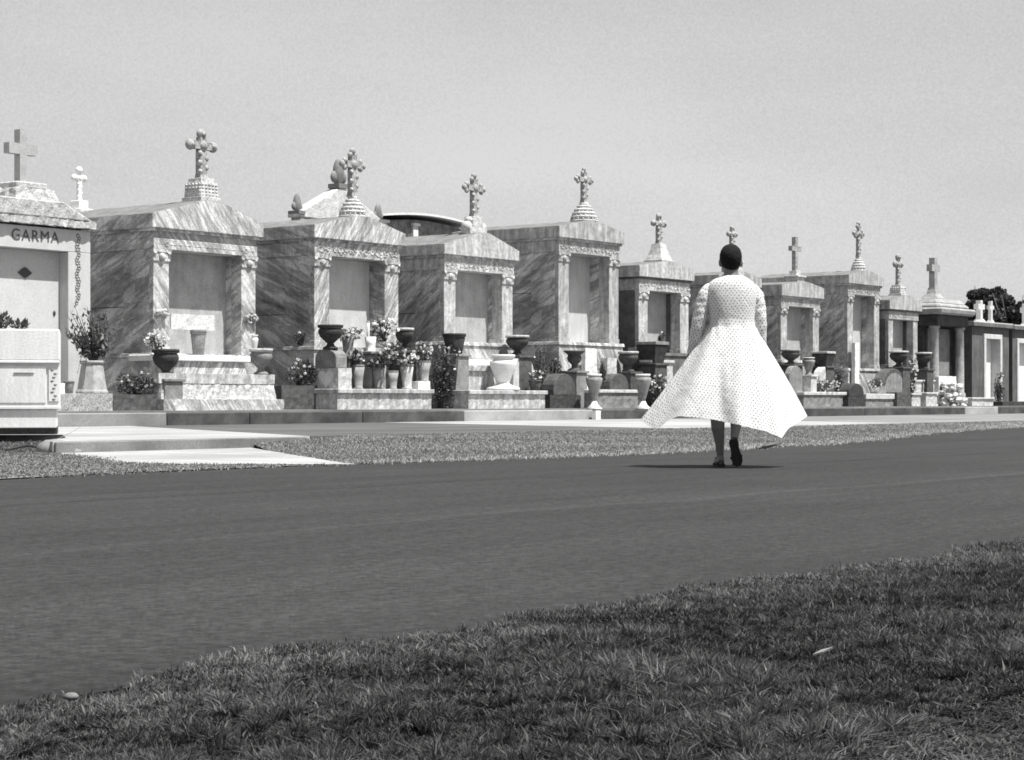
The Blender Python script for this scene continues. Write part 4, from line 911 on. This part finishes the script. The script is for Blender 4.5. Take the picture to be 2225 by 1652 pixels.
box_item('dark_block', 'low dark block before the ball-ended narrow tomb', 'block', 1949, 1983, 22.3, .4, 853, None, st_dark)
# --- tenth tomb
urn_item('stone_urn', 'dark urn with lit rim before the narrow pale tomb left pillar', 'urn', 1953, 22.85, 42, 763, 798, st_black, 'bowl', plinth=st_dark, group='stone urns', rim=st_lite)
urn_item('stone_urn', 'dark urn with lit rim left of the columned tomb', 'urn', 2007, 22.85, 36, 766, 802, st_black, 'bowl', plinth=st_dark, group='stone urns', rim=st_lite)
arch_item('arched_stone', 'broad dark arched stone before the narrow pale tomb', 'stone', 1915, 1972, 22.65, .3, 801, None, st_dark, group='arched stones', front=st_mid)
shrub('flowering_shrub', 'light leafy plant between the two rimmed urns of the narrow tomb', 'shrub', 1983, 22.7, 30, 770, 835, 400, LG, 40, 'flowering shrubs', base=TZ, leaf=.06)
for xl, xr, yt, v, lb in ((1977, 2002, 826, 22.75, 'pale upright block, upper left of the four beside the columned tomb'), (2006, 2030, 826, 22.75, 'pale upright block, upper right of the four beside the columned tomb'), (1981, 2000, 855, 22.3, 'small pale block, lower left of the four beside the columned tomb'), (2012, 2036, 853, 22.3, 'small pale block, lower right of the four beside the columned tomb')):
    box_item('stone_block', lb, 'block', xl, xr, v, .25, yt, None, st_lite, group='pale stone blocks', lip=.05)
def rock_grotto():
    v = 22.3; x = 2082; u = U(x, v); Z = Zof(x, v); s_ = Z / F; t = thing('shell_mound', 'lumpy white mound of rocks below the columned tomb', 'rocks', u, v, TZ); m = MB(); r = random.Random(9)
    for i in range(70):
        f = r.random(); o0 = len(m.v); m.ball((r.uniform(-.6, .6) * (1 - f * .6), r.uniform(0, .5), f * .62), r.uniform(.05, .12), 6, 4, (1.2, 1, .8))
        for q in range(o0, len(m.v)): m.v[q] = tuple(c + r.uniform(-.022, .022) for c in m.v[q])
    m.sm = [False] * len(m.sm)
    m.build('rocks', st_lite, t)
    box_item('stone_block', 'pale step block of masonry behind the white rock mound', 'block', 2040, 2078, 22.7, .3, 818, None, st_white)
rock_grotto()
box_item('stone_block', 'grey-faced block with white border at the kerb end', 'block', 2112, 2158, 22.15, .4, 864, None, st_lite, lip=.05)
shrub('small_tree', 'small dark conical shrub before the white framed tomb door', 'shrub', 2169, 22.6, 38, 820, 882, 900, LD, 0, base=TZ, leaf=.05)
shrub('flower_bunch', 'white blossoms on top of the dark conical shrub', 'flowers', 2172, 22.6, 26, 808, 824, 40, LG, 12, 'flower bunches')
box_item('low_wall', 'low dark stone wall at the kerb, at the right edge', 'wall', 2178, 2290, 22.3, .3, 873, None, st_black)
# --- litter and debris on the ground
def debris():
    Z = lambda y: EYE * F / (y - HY)
    z = Z(1582); t = MB().ball((0, 0, .012), .009, 9, 7, (1.3, 1, .7)).build('pebble', stone('pale_pebble', .2), None, ((155 - CX) / F * z, z, .035)); tag(t, 'pale pebble resting in the grass at lower left', 'pebble')
    z = Z(1512); X = (1788 - CX) / F * z; m = MB(); m.add([(-.022, 0, 0), (-.003, -.005, .004), (.024, .002, .010), (0, .005, .006)], [(0, 1, 2, 3)]); m.add([(-.022, 0, -.002), (-.003, -.005, .002), (.024, .002, .008), (0, .005, .004)], [(3, 2, 1, 0)])
    tag(m.build('dry_leaf', plain('dry_leaf', .17), None, (X, z, .07), .5), 'pale dry leaf caught in the grass at lower right', 'leaf')
    m = MB(); X, Y = -4.55, 18.5
    m.tube([(X - .05, Y - .9, .04), (X + .02, Y - .5, .07), (X + .10, Y - .35, .05)], [.012, .014, .008], 6); m.tube([(X + .02, Y - .5, .07), (X + .05, Y - .42, .12)], [.01, .004], 6)
    tag(m.build('twig', plain('twig', .03)), 'dark broken twig at the left corner of the driveway', 'twig')
    m = MB(); m.tube([(X - .1, Y + .6, .03), (X + .15, Y + .9, .18), (X + .32, Y + 1.3, .34)], [.004, .003, .002], 5); tag(m.build('dry_stalk', plain('stalk', .22)), 'thin pale stalk leaning by the corner of the walkway', 'stalk')
debris()
# broken corner lump of the driveway kerb
def lump():
    m = MB(); z = 18.0; x = (118 - CX) / F * z
    m.ball((0, 0, .03), .16, 9, 6, (1.1, .9, .62)); m.ball((.14, -.05, .02), .11, 8, 6, (1.2, .8, .7)); tag(m.build('broken_concrete', concrete('lump_concrete', .3), None, (x, z, 0)), 'broken rounded lump of concrete at the walkway corner', 'rubble')
lump()

# ------------------------------------------------------------------ far trees
def tree(name, lb, X, Y, top, crown_r, crown_c, n, seed):
    t = bpy.data.objects.new(name, None); COL.objects.link(t); t.location = (X, Y, 0); tag(t, lb, 'tree', 'trees beyond the tombs')
    r = np.random.default_rng(seed); m = MB(); h = top
    m.tube([(0, 0, -.1), (.05, 0, h * .25), (-.05, .05, h * .55)], [.22, .17, .1], 8)
    for i in range(9):
        a = r.uniform(0, 6.28); m.tube([(0, 0, h * r.uniform(.25, .5)), (crown_r * .4 * math.cos(a), crown_r * .4 * math.sin(a), h * .65), (crown_r * .8 * math.cos(a), crown_r * .8 * math.sin(a), h * r.uniform(.7, .92))], [.09, .06, .02], 6)
    m.build('trunk', plain('bark', .06), t); Cs = []; Ds = []
    for i in range(26):
        d = r.normal(size=3); d /= np.linalg.norm(d); c = np.array([0, 0, h * .66]) + d * np.array([crown_r * .8, crown_r * .8, h * .27]) * r.uniform(.5, 1); q = crown_r * r.uniform(.16, .32)
        C, D = cloud(n // 26, c, (q * 1.2, q * 1.2, q)); Cs.append(C); Ds.append(D)
    C = np.concatenate(Cs); D = np.concatenate(Ds); leaves('crown', C, D + r.normal(size=D.shape) * .8, r.uniform(.14, .28, len(C)), LT, r.uniform(.5, 1.6, len(C)), t, .7)
def far_tree(x, Y, ytop, wpx, lb, n, seed): tree('broadleaf_tree', lb, (x - CX) / F * Y, Y, EYE + (HY - ytop) / F * Y, wpx / F * Y / 2, 0, n, seed)
far_tree(2138, 120, 594, 118, 'dark broad tree behind the paired white crosses at right', 16000, 1)
far_tree(2196, 116, 600, 100, 'dark round tree nearest the right edge, beyond the flat-roofed tombs', 16000, 2)
far_tree(2003, 125, 618, 80, 'dark low treetop between the last two roof crosses', 6000, 3)

# ------------------------------------------------------------------ the walking person, seen from behind
def person():
    Y0 = EYE * F / (1015 - HY); k = Y0 / F
    t = bpy.data.objects.new('person', None); COL.objects.link(t); t.location = ((1587 - CX) * k, Y0, 0)
    tag(t, 'person in a flaring white dotted dress with cropped dark hair, walking away on the road', 'person')
    X = lambda px: (px - 1587) * k
    Zz = lambda py: (1015 - py) * k
    # body: overlapping tapered volumes fused into one continuous surface
    m = MB()
    m.ball((.003, .012, 1.522), .1, 20, 16, (.74, .93, 1.08)); m.ball((.003, .045, 1.458), .07, 16, 12, (.78, .8, .95))
    m.ball((.003, .112, 1.49), .018, 8, 6, (.8, 1, 1.5)); m.ball((.003, .100, 1.452), .018, 8, 6, (1.4, .6, .5)); m.ball((.003, .088, 1.425), .02, 8, 6)
    for s in (-1, 1):
        m.ball((.003 + s * .077, .005, 1.500), .028, 10, 8, (.45, .8, 1.15)); m.ball((.003 + s * .030, .092, 1.512), .014, 8, 6); m.ball((.003 + s * .032, .088, 1.535), .02, 8, 6, (1.3, .6, .4))
    m.tube([(.003, .0, 1.50), (.003, -.005, 1.42), (.002, -.008, 1.34)], [.056, .052, .075], 16)
    m.tube([(0, .0, 1.36), (0, 0, 1.30), (0, 0, 1.18), (0, .0, 1.02), (0, 0, .90), (0, 0, .80)], [.07, .105, .115, .10, .125, .12], 16)
    m.ball((-.11, 0, 1.285), .07, 12, 9); m.ball((.12, 0, 1.285), .07, 12, 9); m.ball((-.06, .05, 1.18), .07, 12, 9); m.ball((.06, .05, 1.18), .07, 12, 9)
    m.ball((-.07, -.05, .86), .09, 12, 9); m.ball((.07, -.05, .86), .09, 12, 9)
    arms = {-1: [(-.165, 0, 1.30), (-.205, .0, 1.17), (-.238, .0, 1.045), (-.258, .03, .93), (-.268, .10, .84)], 1: [(.175, 0, 1.30), (.205, .0, 1.17), (.216, .0, 1.035), (.224, .03, .93), (.230, .10, .84)]}
    for s, a in arms.items():
        m.tube(a, [.05, .043, .036, .033, .024], 12)
        w = Vector(a[-1]); d = (Vector(a[-1]) - Vector(a[-2])).normalized(); sd = Vector((s, 0, 0)); sd = (sd - d * sd.dot(d)).normalized(); nn = d.cross(sd).normalized()
        pc = w + d * .05
        m.tube([w, w + d * .03, w + d * .085], [.024, .028, .026], 12); m.tube([w + sd * .014, w + d * .03 + sd * .022, w + d * .085 + sd * .024], [.018, .018, .014], 8); m.tube([w - sd * .012, w + d * .03 - sd * .022, w + d * .085 - sd * .026], [.018, .018, .013], 8)
        for i, (off, ln) in enumerate(((-.030, .068), (-.010, .080), (.011, .074), (.031, .058))):
            b = w + d * .084 + sd * off; c = b + d * ln * .45; e = c + (d * .75 + nn * s * .55).normalized() * ln * .3; g = e + (d * .35 + nn * s * .9).normalized() * ln * .28
            m.tube([b, c, e, g], [.0085, .0082, .0075, .0062], 8)
        b = w + d * .025 - sd * .026; m.tube([b, b + d * .02 - sd * .02, b + d * .05 - sd * .034, b + d * .07 - sd * .036 + nn * s * .01], [.012, .010, .0088, .007], 8)
    # standing leg (left) and trailing leg (right), heel raised
    m.tube([(-.07, 0, .85), (-.082, .01, .62), (-.085, .0, .46), (-.096, -.018, .36), (-.094, -.022, .29), (-.080, -.010, .18), (-.074, 0, .085), (-.072, 0, .05)], [.085, .065, .050, .054, .050, .035, .026, .030], 14)
    m.tube([(-.073, -.028, .045), (-.073, .02, .042), (-.080, .08, .034), (-.086, .13, .024)], [.028, .031, .034, .024], 12)
    for i in range(5): m.tube([(-.108 + i * .013, .125, .022), (-.110 + i * .0135, .165 + .012 * math.sin(i * .9 + .4), .016)], [.010, .008], 7)
    m.tube([(.07, 0, .85), (.068, .07, .62), (.060, .12, .48), (.050, .07, .40), (.045, .0, .33), (.026, -.07, .25), (.018, -.105, .205)], [.085, .065, .050, .050, .046, .032, .028], 14)
    m.tube([(.014, -.118, .20), (.022, -.105, .14), (.034, -.085, .075), (.044, -.060, .035)], [.027, .029, .033, .024], 12)
    for i in range(5): m.tube([(.016 + i * .013, -.060, .030), (.014 + i * .0135, -.022 + .008 * math.sin(i), .018)], [.010, .008], 7)
    sk, tn, b = newmat('brown_skin', .5, .4); b.inputs['Base Color'].default_value = (.14,) * 3 + (1,)
    tmp = m.build('body', sk); md = tmp.modifiers.new('r', 'REMESH'); md.mode = 'VOXEL'; md.voxel_size = .0055; md.use_smooth_shade = True
    sm = tmp.modifiers.new('s', 'SMOOTH'); sm.iterations = 3; sm.factor = .5
    bpy.context.view_layer.update(); me = bpy.data.meshes.new_from_object(tmp.evaluated_get(bpy.context.evaluated_depsgraph_get()))
    bpy.data.objects.remove(tmp); me.materials.clear(); me.materials.append(sk); me.name = 'body'
    bo = bpy.data.objects.new('body', me); COL.objects.link(bo); bo.parent = t
    # cropped hair
    vs, fs = [], []; n1, n2 = 56, 36; rr = random.Random(2)
    for i in range(n2 + 1):
        ph = -math.pi / 2 + math.pi * i / n2
        for j in range(n1):
            a = 2 * math.pi * j / n1; dx, dy, dz = math.cos(ph) * math.cos(a), math.cos(ph) * math.sin(a), math.sin(ph)
            low = max(0, min(1, (-dz - .2) / .6)); face = max(0, min(1, (dy - .25) / .3)) * (1 if dz < .35 else max(0, 1 - (dz - .35) / .2))
            ear = max(0, 1 - ((abs(dx) - .95) / .2) ** 2) * (1 if abs(dz + .2) < .3 and abs(dy) < .35 else 0)
            r_ = (1.0 + rr.uniform(-.02, .03)) * (1 - .22 * face)  * (1 - .0 * ear)
            vs.append((.003 + .081 * dx * r_ / max(math.cos(ph), .05) * max(math.cos(ph), 0) ** (.85 if dz > -.2 else 1.0) * (1 - .12 * max(0, -dz - .35)), .004 + .100 * dy * r_, 1.541 + .094 * dz * r_ - (.034 * ((-dz - .2) / .8) ** 1.5 if dz < -.2 else 0)))
    for i in range(n2):
        for j in range(n1): fs.append((i * n1 + j, i * n1 + (j + 1) % n1, (i + 1) * n1 + (j + 1) % n1, (i + 1) * n1 + j))
    hm = MB(); hm.add(vs, fs, True); hr, tn, b = newmat('dark_hair', .85, .15); b.inputs['Base Color'].default_value = (.014, .014, .014, 1)
    c = tn.node('ShaderNodeTexCoord').outputs['Object']; bump(tn, b, tn.noise(c, 170, 3, .7), .01, 1.0); hm.build('hair', hr, t)
    # sandals
    dk = plain('sandal_sole', .018, .7); m = MB()
    def sole(mm, pts, th, nrm):
        n = len(pts); off = Vector(nrm) * th; mm.add([Vector(p) for p in pts] + [Vector(p) + off for p in pts], [tuple(range(n))[::-1], tuple(range(n, 2 * n))] + [(i, (i + 1) % n, (i + 1) % n + n, i + n) for i in range(n)])
    outl = [(-.026, 0), (.026, 0), (.034, .03), (.030, .09), (.040, .16), (.038, .20), (.022, .235), (-.01, .238), (-.034, .215), (-.040, .17), (-.030, .10), (-.034, .03)]
    sole(m, [(-.076 + a * 1.05, -.062 + b_, .003) for a, b_ in outl], .014, (0, 0, 1)); m.tube([(-.112, .06, .015), (-.10, .07, .062), (-.078, .075, .074), (-.055, .07, .062), (-.045, .06, .015)], [.007] * 5, 6); m.tube([(-.108, -.02, .015), (-.074, -.058, .05), (-.042, -.02, .015)], [.005] * 3, 6)
    m.build('sandal', dk, t)
    m = MB(); P0 = Vector((.002, -.142, .208)); P1 = Vector((.046, -.085, .012)); d = (P1 - P0).normalized(); nrm = Vector((0, -1, 0)); nrm = (nrm - d * nrm.dot(d)).normalized(); sx = d.cross(nrm).normalized()
    pts = [P0 + sx * (-a * 1.02) + d * (b_ * .88) for a, b_ in outl]; sole(m, pts, .014, -nrm * -1.0)
    m.tube([P0 + d * .14 + sx * .042, P0 + d * .14 - nrm * .07, P0 + d * .14 - sx * .042], [.007] * 3, 6); m.build('sandal', dk, t)
    # dress
    K = 160
    hem = [(-180, X(1389), .02, Zz(913)), (-174, X(1408), -.05, Zz(925)), (-166, X(1428), -.14, Zz(932)), (-158, X(1448), -.21, Zz(914)), (-145, X(1475), -.29, Zz(903)), (-125, X(1515), -.35, Zz(908)), (-100, X(1568), -.37, Zz(917)), (-80, X(1608), -.37, Zz(925)), (-60, X(1645), -.35, Zz(936)), (-42, X(1682), -.31, Zz(948)), (-33, X(1694), -.27, Zz(951)), (-24, X(1704), -.19, Zz(930)), (-10, X(1735), -.06, Zz(914)), (0, X(1753), .03, Zz(904)), (30, X(1715), .20, Zz(905)), (60, X(1660), .34, Zz(908)), (90, X(1590), .40, Zz(910)), (130, X(1490), .34, Zz(908)), (160, X(1420), .17, Zz(906)), (180, X(1389), .02, Zz(913))]
    ha = [h[0] for h in hem]
    rows = [(596, 1571, 1609, .058), (600, 1566, 1614, .064), (606, 1552, 1626, .082), (613, 1543, 1635, .096), (622, 1537, 1642, .104), (635, 1535, 1645, .110), (652, 1535, 1645, .114), (672, 1538, 1642, .114), (692, 1541, 1640, .110), (708, 1542, 1641, .112)]
    vs, uv, fs = [], [], []; rowlen = 0; prev = None
    def ring_pt(r, th): 
        c = (X(r[1]) + X(r[2])) / 2; a = (X(r[2]) - X(r[1])) / 2; e = .85
        ct, st = math.cos(th), math.sin(th); q = math.copysign(abs(ct) ** e, ct); p = math.copysign(abs(st) ** e, st)
        return Vector((c + a * q, r[3] * p - (.012 if p < 0 else 0) * abs(p), Zz(r[0]) - (.02 * max(0, -st) if r[0] < 600 else 0)))
    NR = 44; allrows = []
    for r in rows: allrows.append([ring_pt(r, 2 * math.pi * j / K - math.pi) for j in range(K + 1)])
    W0 = allrows[-1]
    for i in range(1, NR + 1):
        s = i / NR; row = []
        for j in range(K + 1):
            d = -180 + 360 * j / K; th = R(d); H_ = Vector([float(np.interp(d, ha, [h[q] for h in hem])) for q in (1, 2, 3)])
            f = s ** 1.04; f = f + .035 * math.sin(math.pi * s) * (1 if abs(d) < 60 else 0); p = W0[j].lerp(H_, f); p.z = W0[j].z + (H_.z - W0[j].z) * s
            rad = Vector((math.cos(th), math.sin(th), 0)); g = s ** 1.2
            fold = .022 * math.sin(5 * th + .6 + 1.6 * s) * (1 + .6 * math.sin(2 * th)) + .012 * math.sin(9 * th + 2.6 * s + 1.0) + .006 * math.sin(17 * th + 1 + s) + .035 * math.exp(-((d + 62 - 48 * (1 - s)) / 8) ** 2) - .028 * math.exp(-((d + 104 + 25 * (1 - s)) / 10) ** 2) + .02 * math.exp(-((d + 138) / 6) ** 2)
            edge = 1 - .55 * abs(math.cos(th)) ** 8
            p += rad * (fold * g * edge + .004 * math.sin(15 * th + 3 * math.sin(2 * th)) * math.exp(-(s / .1) ** 2)); p.y += .05 * math.sin(s * 3.14) * (-.4 if th < 0 else .3)
            row.append(p)
        allrows.append(row)
    for i, row in enumerate(allrows):
        mid = K // 4
        if i: rowlen += (row[mid] - allrows[i - 1][mid]).length
        acc = [0.0]
        for j in range(K): acc.append(acc[-1] + (row[j + 1] - row[j]).length)
        for j in range(K + 1): vs.append(row[j]); uv.append((acc[j] - acc[mid], rowlen))
    for i in range(len(allrows) - 1):
        for j in range(K): a = i * (K + 1) + j; fs.append((a, a + K + 1, a + K + 2, a + 1))
    def sleeve(pts, rad):
        o = len(vs); n = 20; pts = [Vector(p) for p in pts]; fine = []; fr = []
        for i in range(len(pts) - 1):
            for q in range(8): fine.append(pts[i].lerp(pts[i + 1], q / 8)); fr.append(rad[i] + (rad[i + 1] - rad[i]) * q / 8)
        fine.append(pts[-1]); fr.append(rad[-1]); 
        for _ in range(4): fine = [fine[0]] + [(fine[i - 1] + fine[i] * 2 + fine[i + 1]) / 4 for i in range(1, len(fine) - 1)] + [fine[-1]]
        L_ = 0
        for i, p in enumerate(fine):
            d = (fine[min(i + 1, len(fine) - 1)] - fine[max(i - 1, 0)]).normalized(); a = d.cross(Vector((0, 1, 0))).normalized(); b_ = d.cross(a)
            if i: L_ += (p - fine[i - 1]).length
            for j in range(n + 1):
                th = 2 * math.pi * j / n; r_ = fr[i] * (1 + (.03 * math.sin(3 * th + i * .5) + .025 * math.sin(i * 1.1 + 2 * math.cos(th))) * min(1, i / 14))
                vs.append(p + a * math.cos(th) * r_ + b_ * math.sin(th) * r_); uv.append((th * fr[i], L_))
        for i in range(len(fine) - 1):
            for j in range(n): q = o + i * (n + 1) + j; fs.append((q, q + n + 1, q + n + 2, q + 1))
    sleeve([(-.10, 0, 1.315), (-.155, 0, 1.305), (-.186, 0, 1.255), (-.202, 0, 1.19), (-.218, 0, 1.125), (-.238, .0, 1.045), (-.258, .03, .93), (-.270, .09, .84)], [.030, .048, .057, .056, .054, .050, .044, .041])
    sleeve([(.10, 0, 1.315), (.160, 0, 1.305), (.189, 0, 1.255), (.201, 0, 1.19), (.210, 0, 1.125), (.216, .0, 1.035), (.224, .03, .93), (.232, .09, .84)], [.030, .048, .057, .056, .055, .051, .046, .043])
    me = bpy.data.meshes.new('dress'); me.from_pydata([tuple(v) for v in vs], [], fs); me.polygons.foreach_set('use_smooth', [True] * len(fs))
    ul_ = me.uv_layers.new(name='cloth'); li = np.zeros(len(me.loops), int); me.loops.foreach_get('vertex_index', li); ul_.data.foreach_set('uv', np.array(uv)[li].ravel())
    dm, tn, b = newmat('dotted_cotton', .85, .1)
    c0_ = tn.node('ShaderNodeUVMap').outputs[0]; dn = tn.node('ShaderNodeTexNoise'); dn.inputs['Scale'].default_value = 9; tn.L(c0_, dn.inputs['Vector']); va = tn.node('ShaderNodeVectorMath', operation='SCALE'); va.inputs['Scale'].default_value = .035; tn.L(dn.outputs['Color'], va.inputs[0]); vb = tn.node('ShaderNodeVectorMath', operation='ADD'); tn.L(c0_, vb.inputs[0]); tn.L(va.outputs[0], vb.inputs[1]); c = vb.outputs[0]; sxyz = tn.node('ShaderNodeSeparateXYZ'); tn.L(c, sxyz.inputs[0]); sp = .028
    def cell(ox, oy):
        fx = tn.math('SUBTRACT', tn.math('FRACT', tn.math('ADD', tn.math('DIVIDE', sxyz.outputs[0], sp), ox), 0), .5)
        fy = tn.math('SUBTRACT', tn.math('FRACT', tn.math('ADD', tn.math('DIVIDE', sxyz.outputs[1], sp * 1.35), oy), 0), .5)
        return tn.math('SQRT', tn.math('ADD', tn.math('MULTIPLY', fx, fx), tn.math('MULTIPLY', tn.math('MULTIPLY', fy, fy), 1.8)), 0)
    dd = tn.math('MINIMUM', cell(0, 0), cell(.5, .5)); dot = tn.rng(dd, .12, .23, .26, .84)
    wv = tn.rng(tn.noise(c, 14, 5), .3, .7, .93, 1.04); bump(tn, b, tn.noise(c0_, 7, 5, .6, .5), .02, .5); col = tn.math('MULTIPLY', dot, wv)
    tn.L(col, b.inputs['Base Color']); tr = tn.node('ShaderNodeBsdfTranslucent'); tn.L(col, tr.inputs[0]); mx = tn.node('ShaderNodeMixShader'); mx.inputs[0].default_value = .28
    tn.L(b.outputs[0], mx.inputs[1]); tn.L(tr.outputs[0], mx.inputs[2]); tn.L(mx.outputs[0], tn.n['Material Output'].inputs[0])
    me.materials.append(dm); do = bpy.data.objects.new('dress', me); COL.objects.link(do); do.parent = t
    m = MB(); p = [(X(1694), -.27, Zz(951)), (X(1690), -.28, Zz(958)), (X(1676), -.29, Zz(964)), (X(1660), -.29, Zz(968)), (X(1638), -.29, Zz(973))]
    m.tube(p, [.003, .004, .005, .010, .004], 7); m.ball((X(1651), -.29, Zz(970)), .016, 8, 6, (1.6, .6, .8)); m.build('ribbon', plain('dark_ribbon', .12), do)
person()
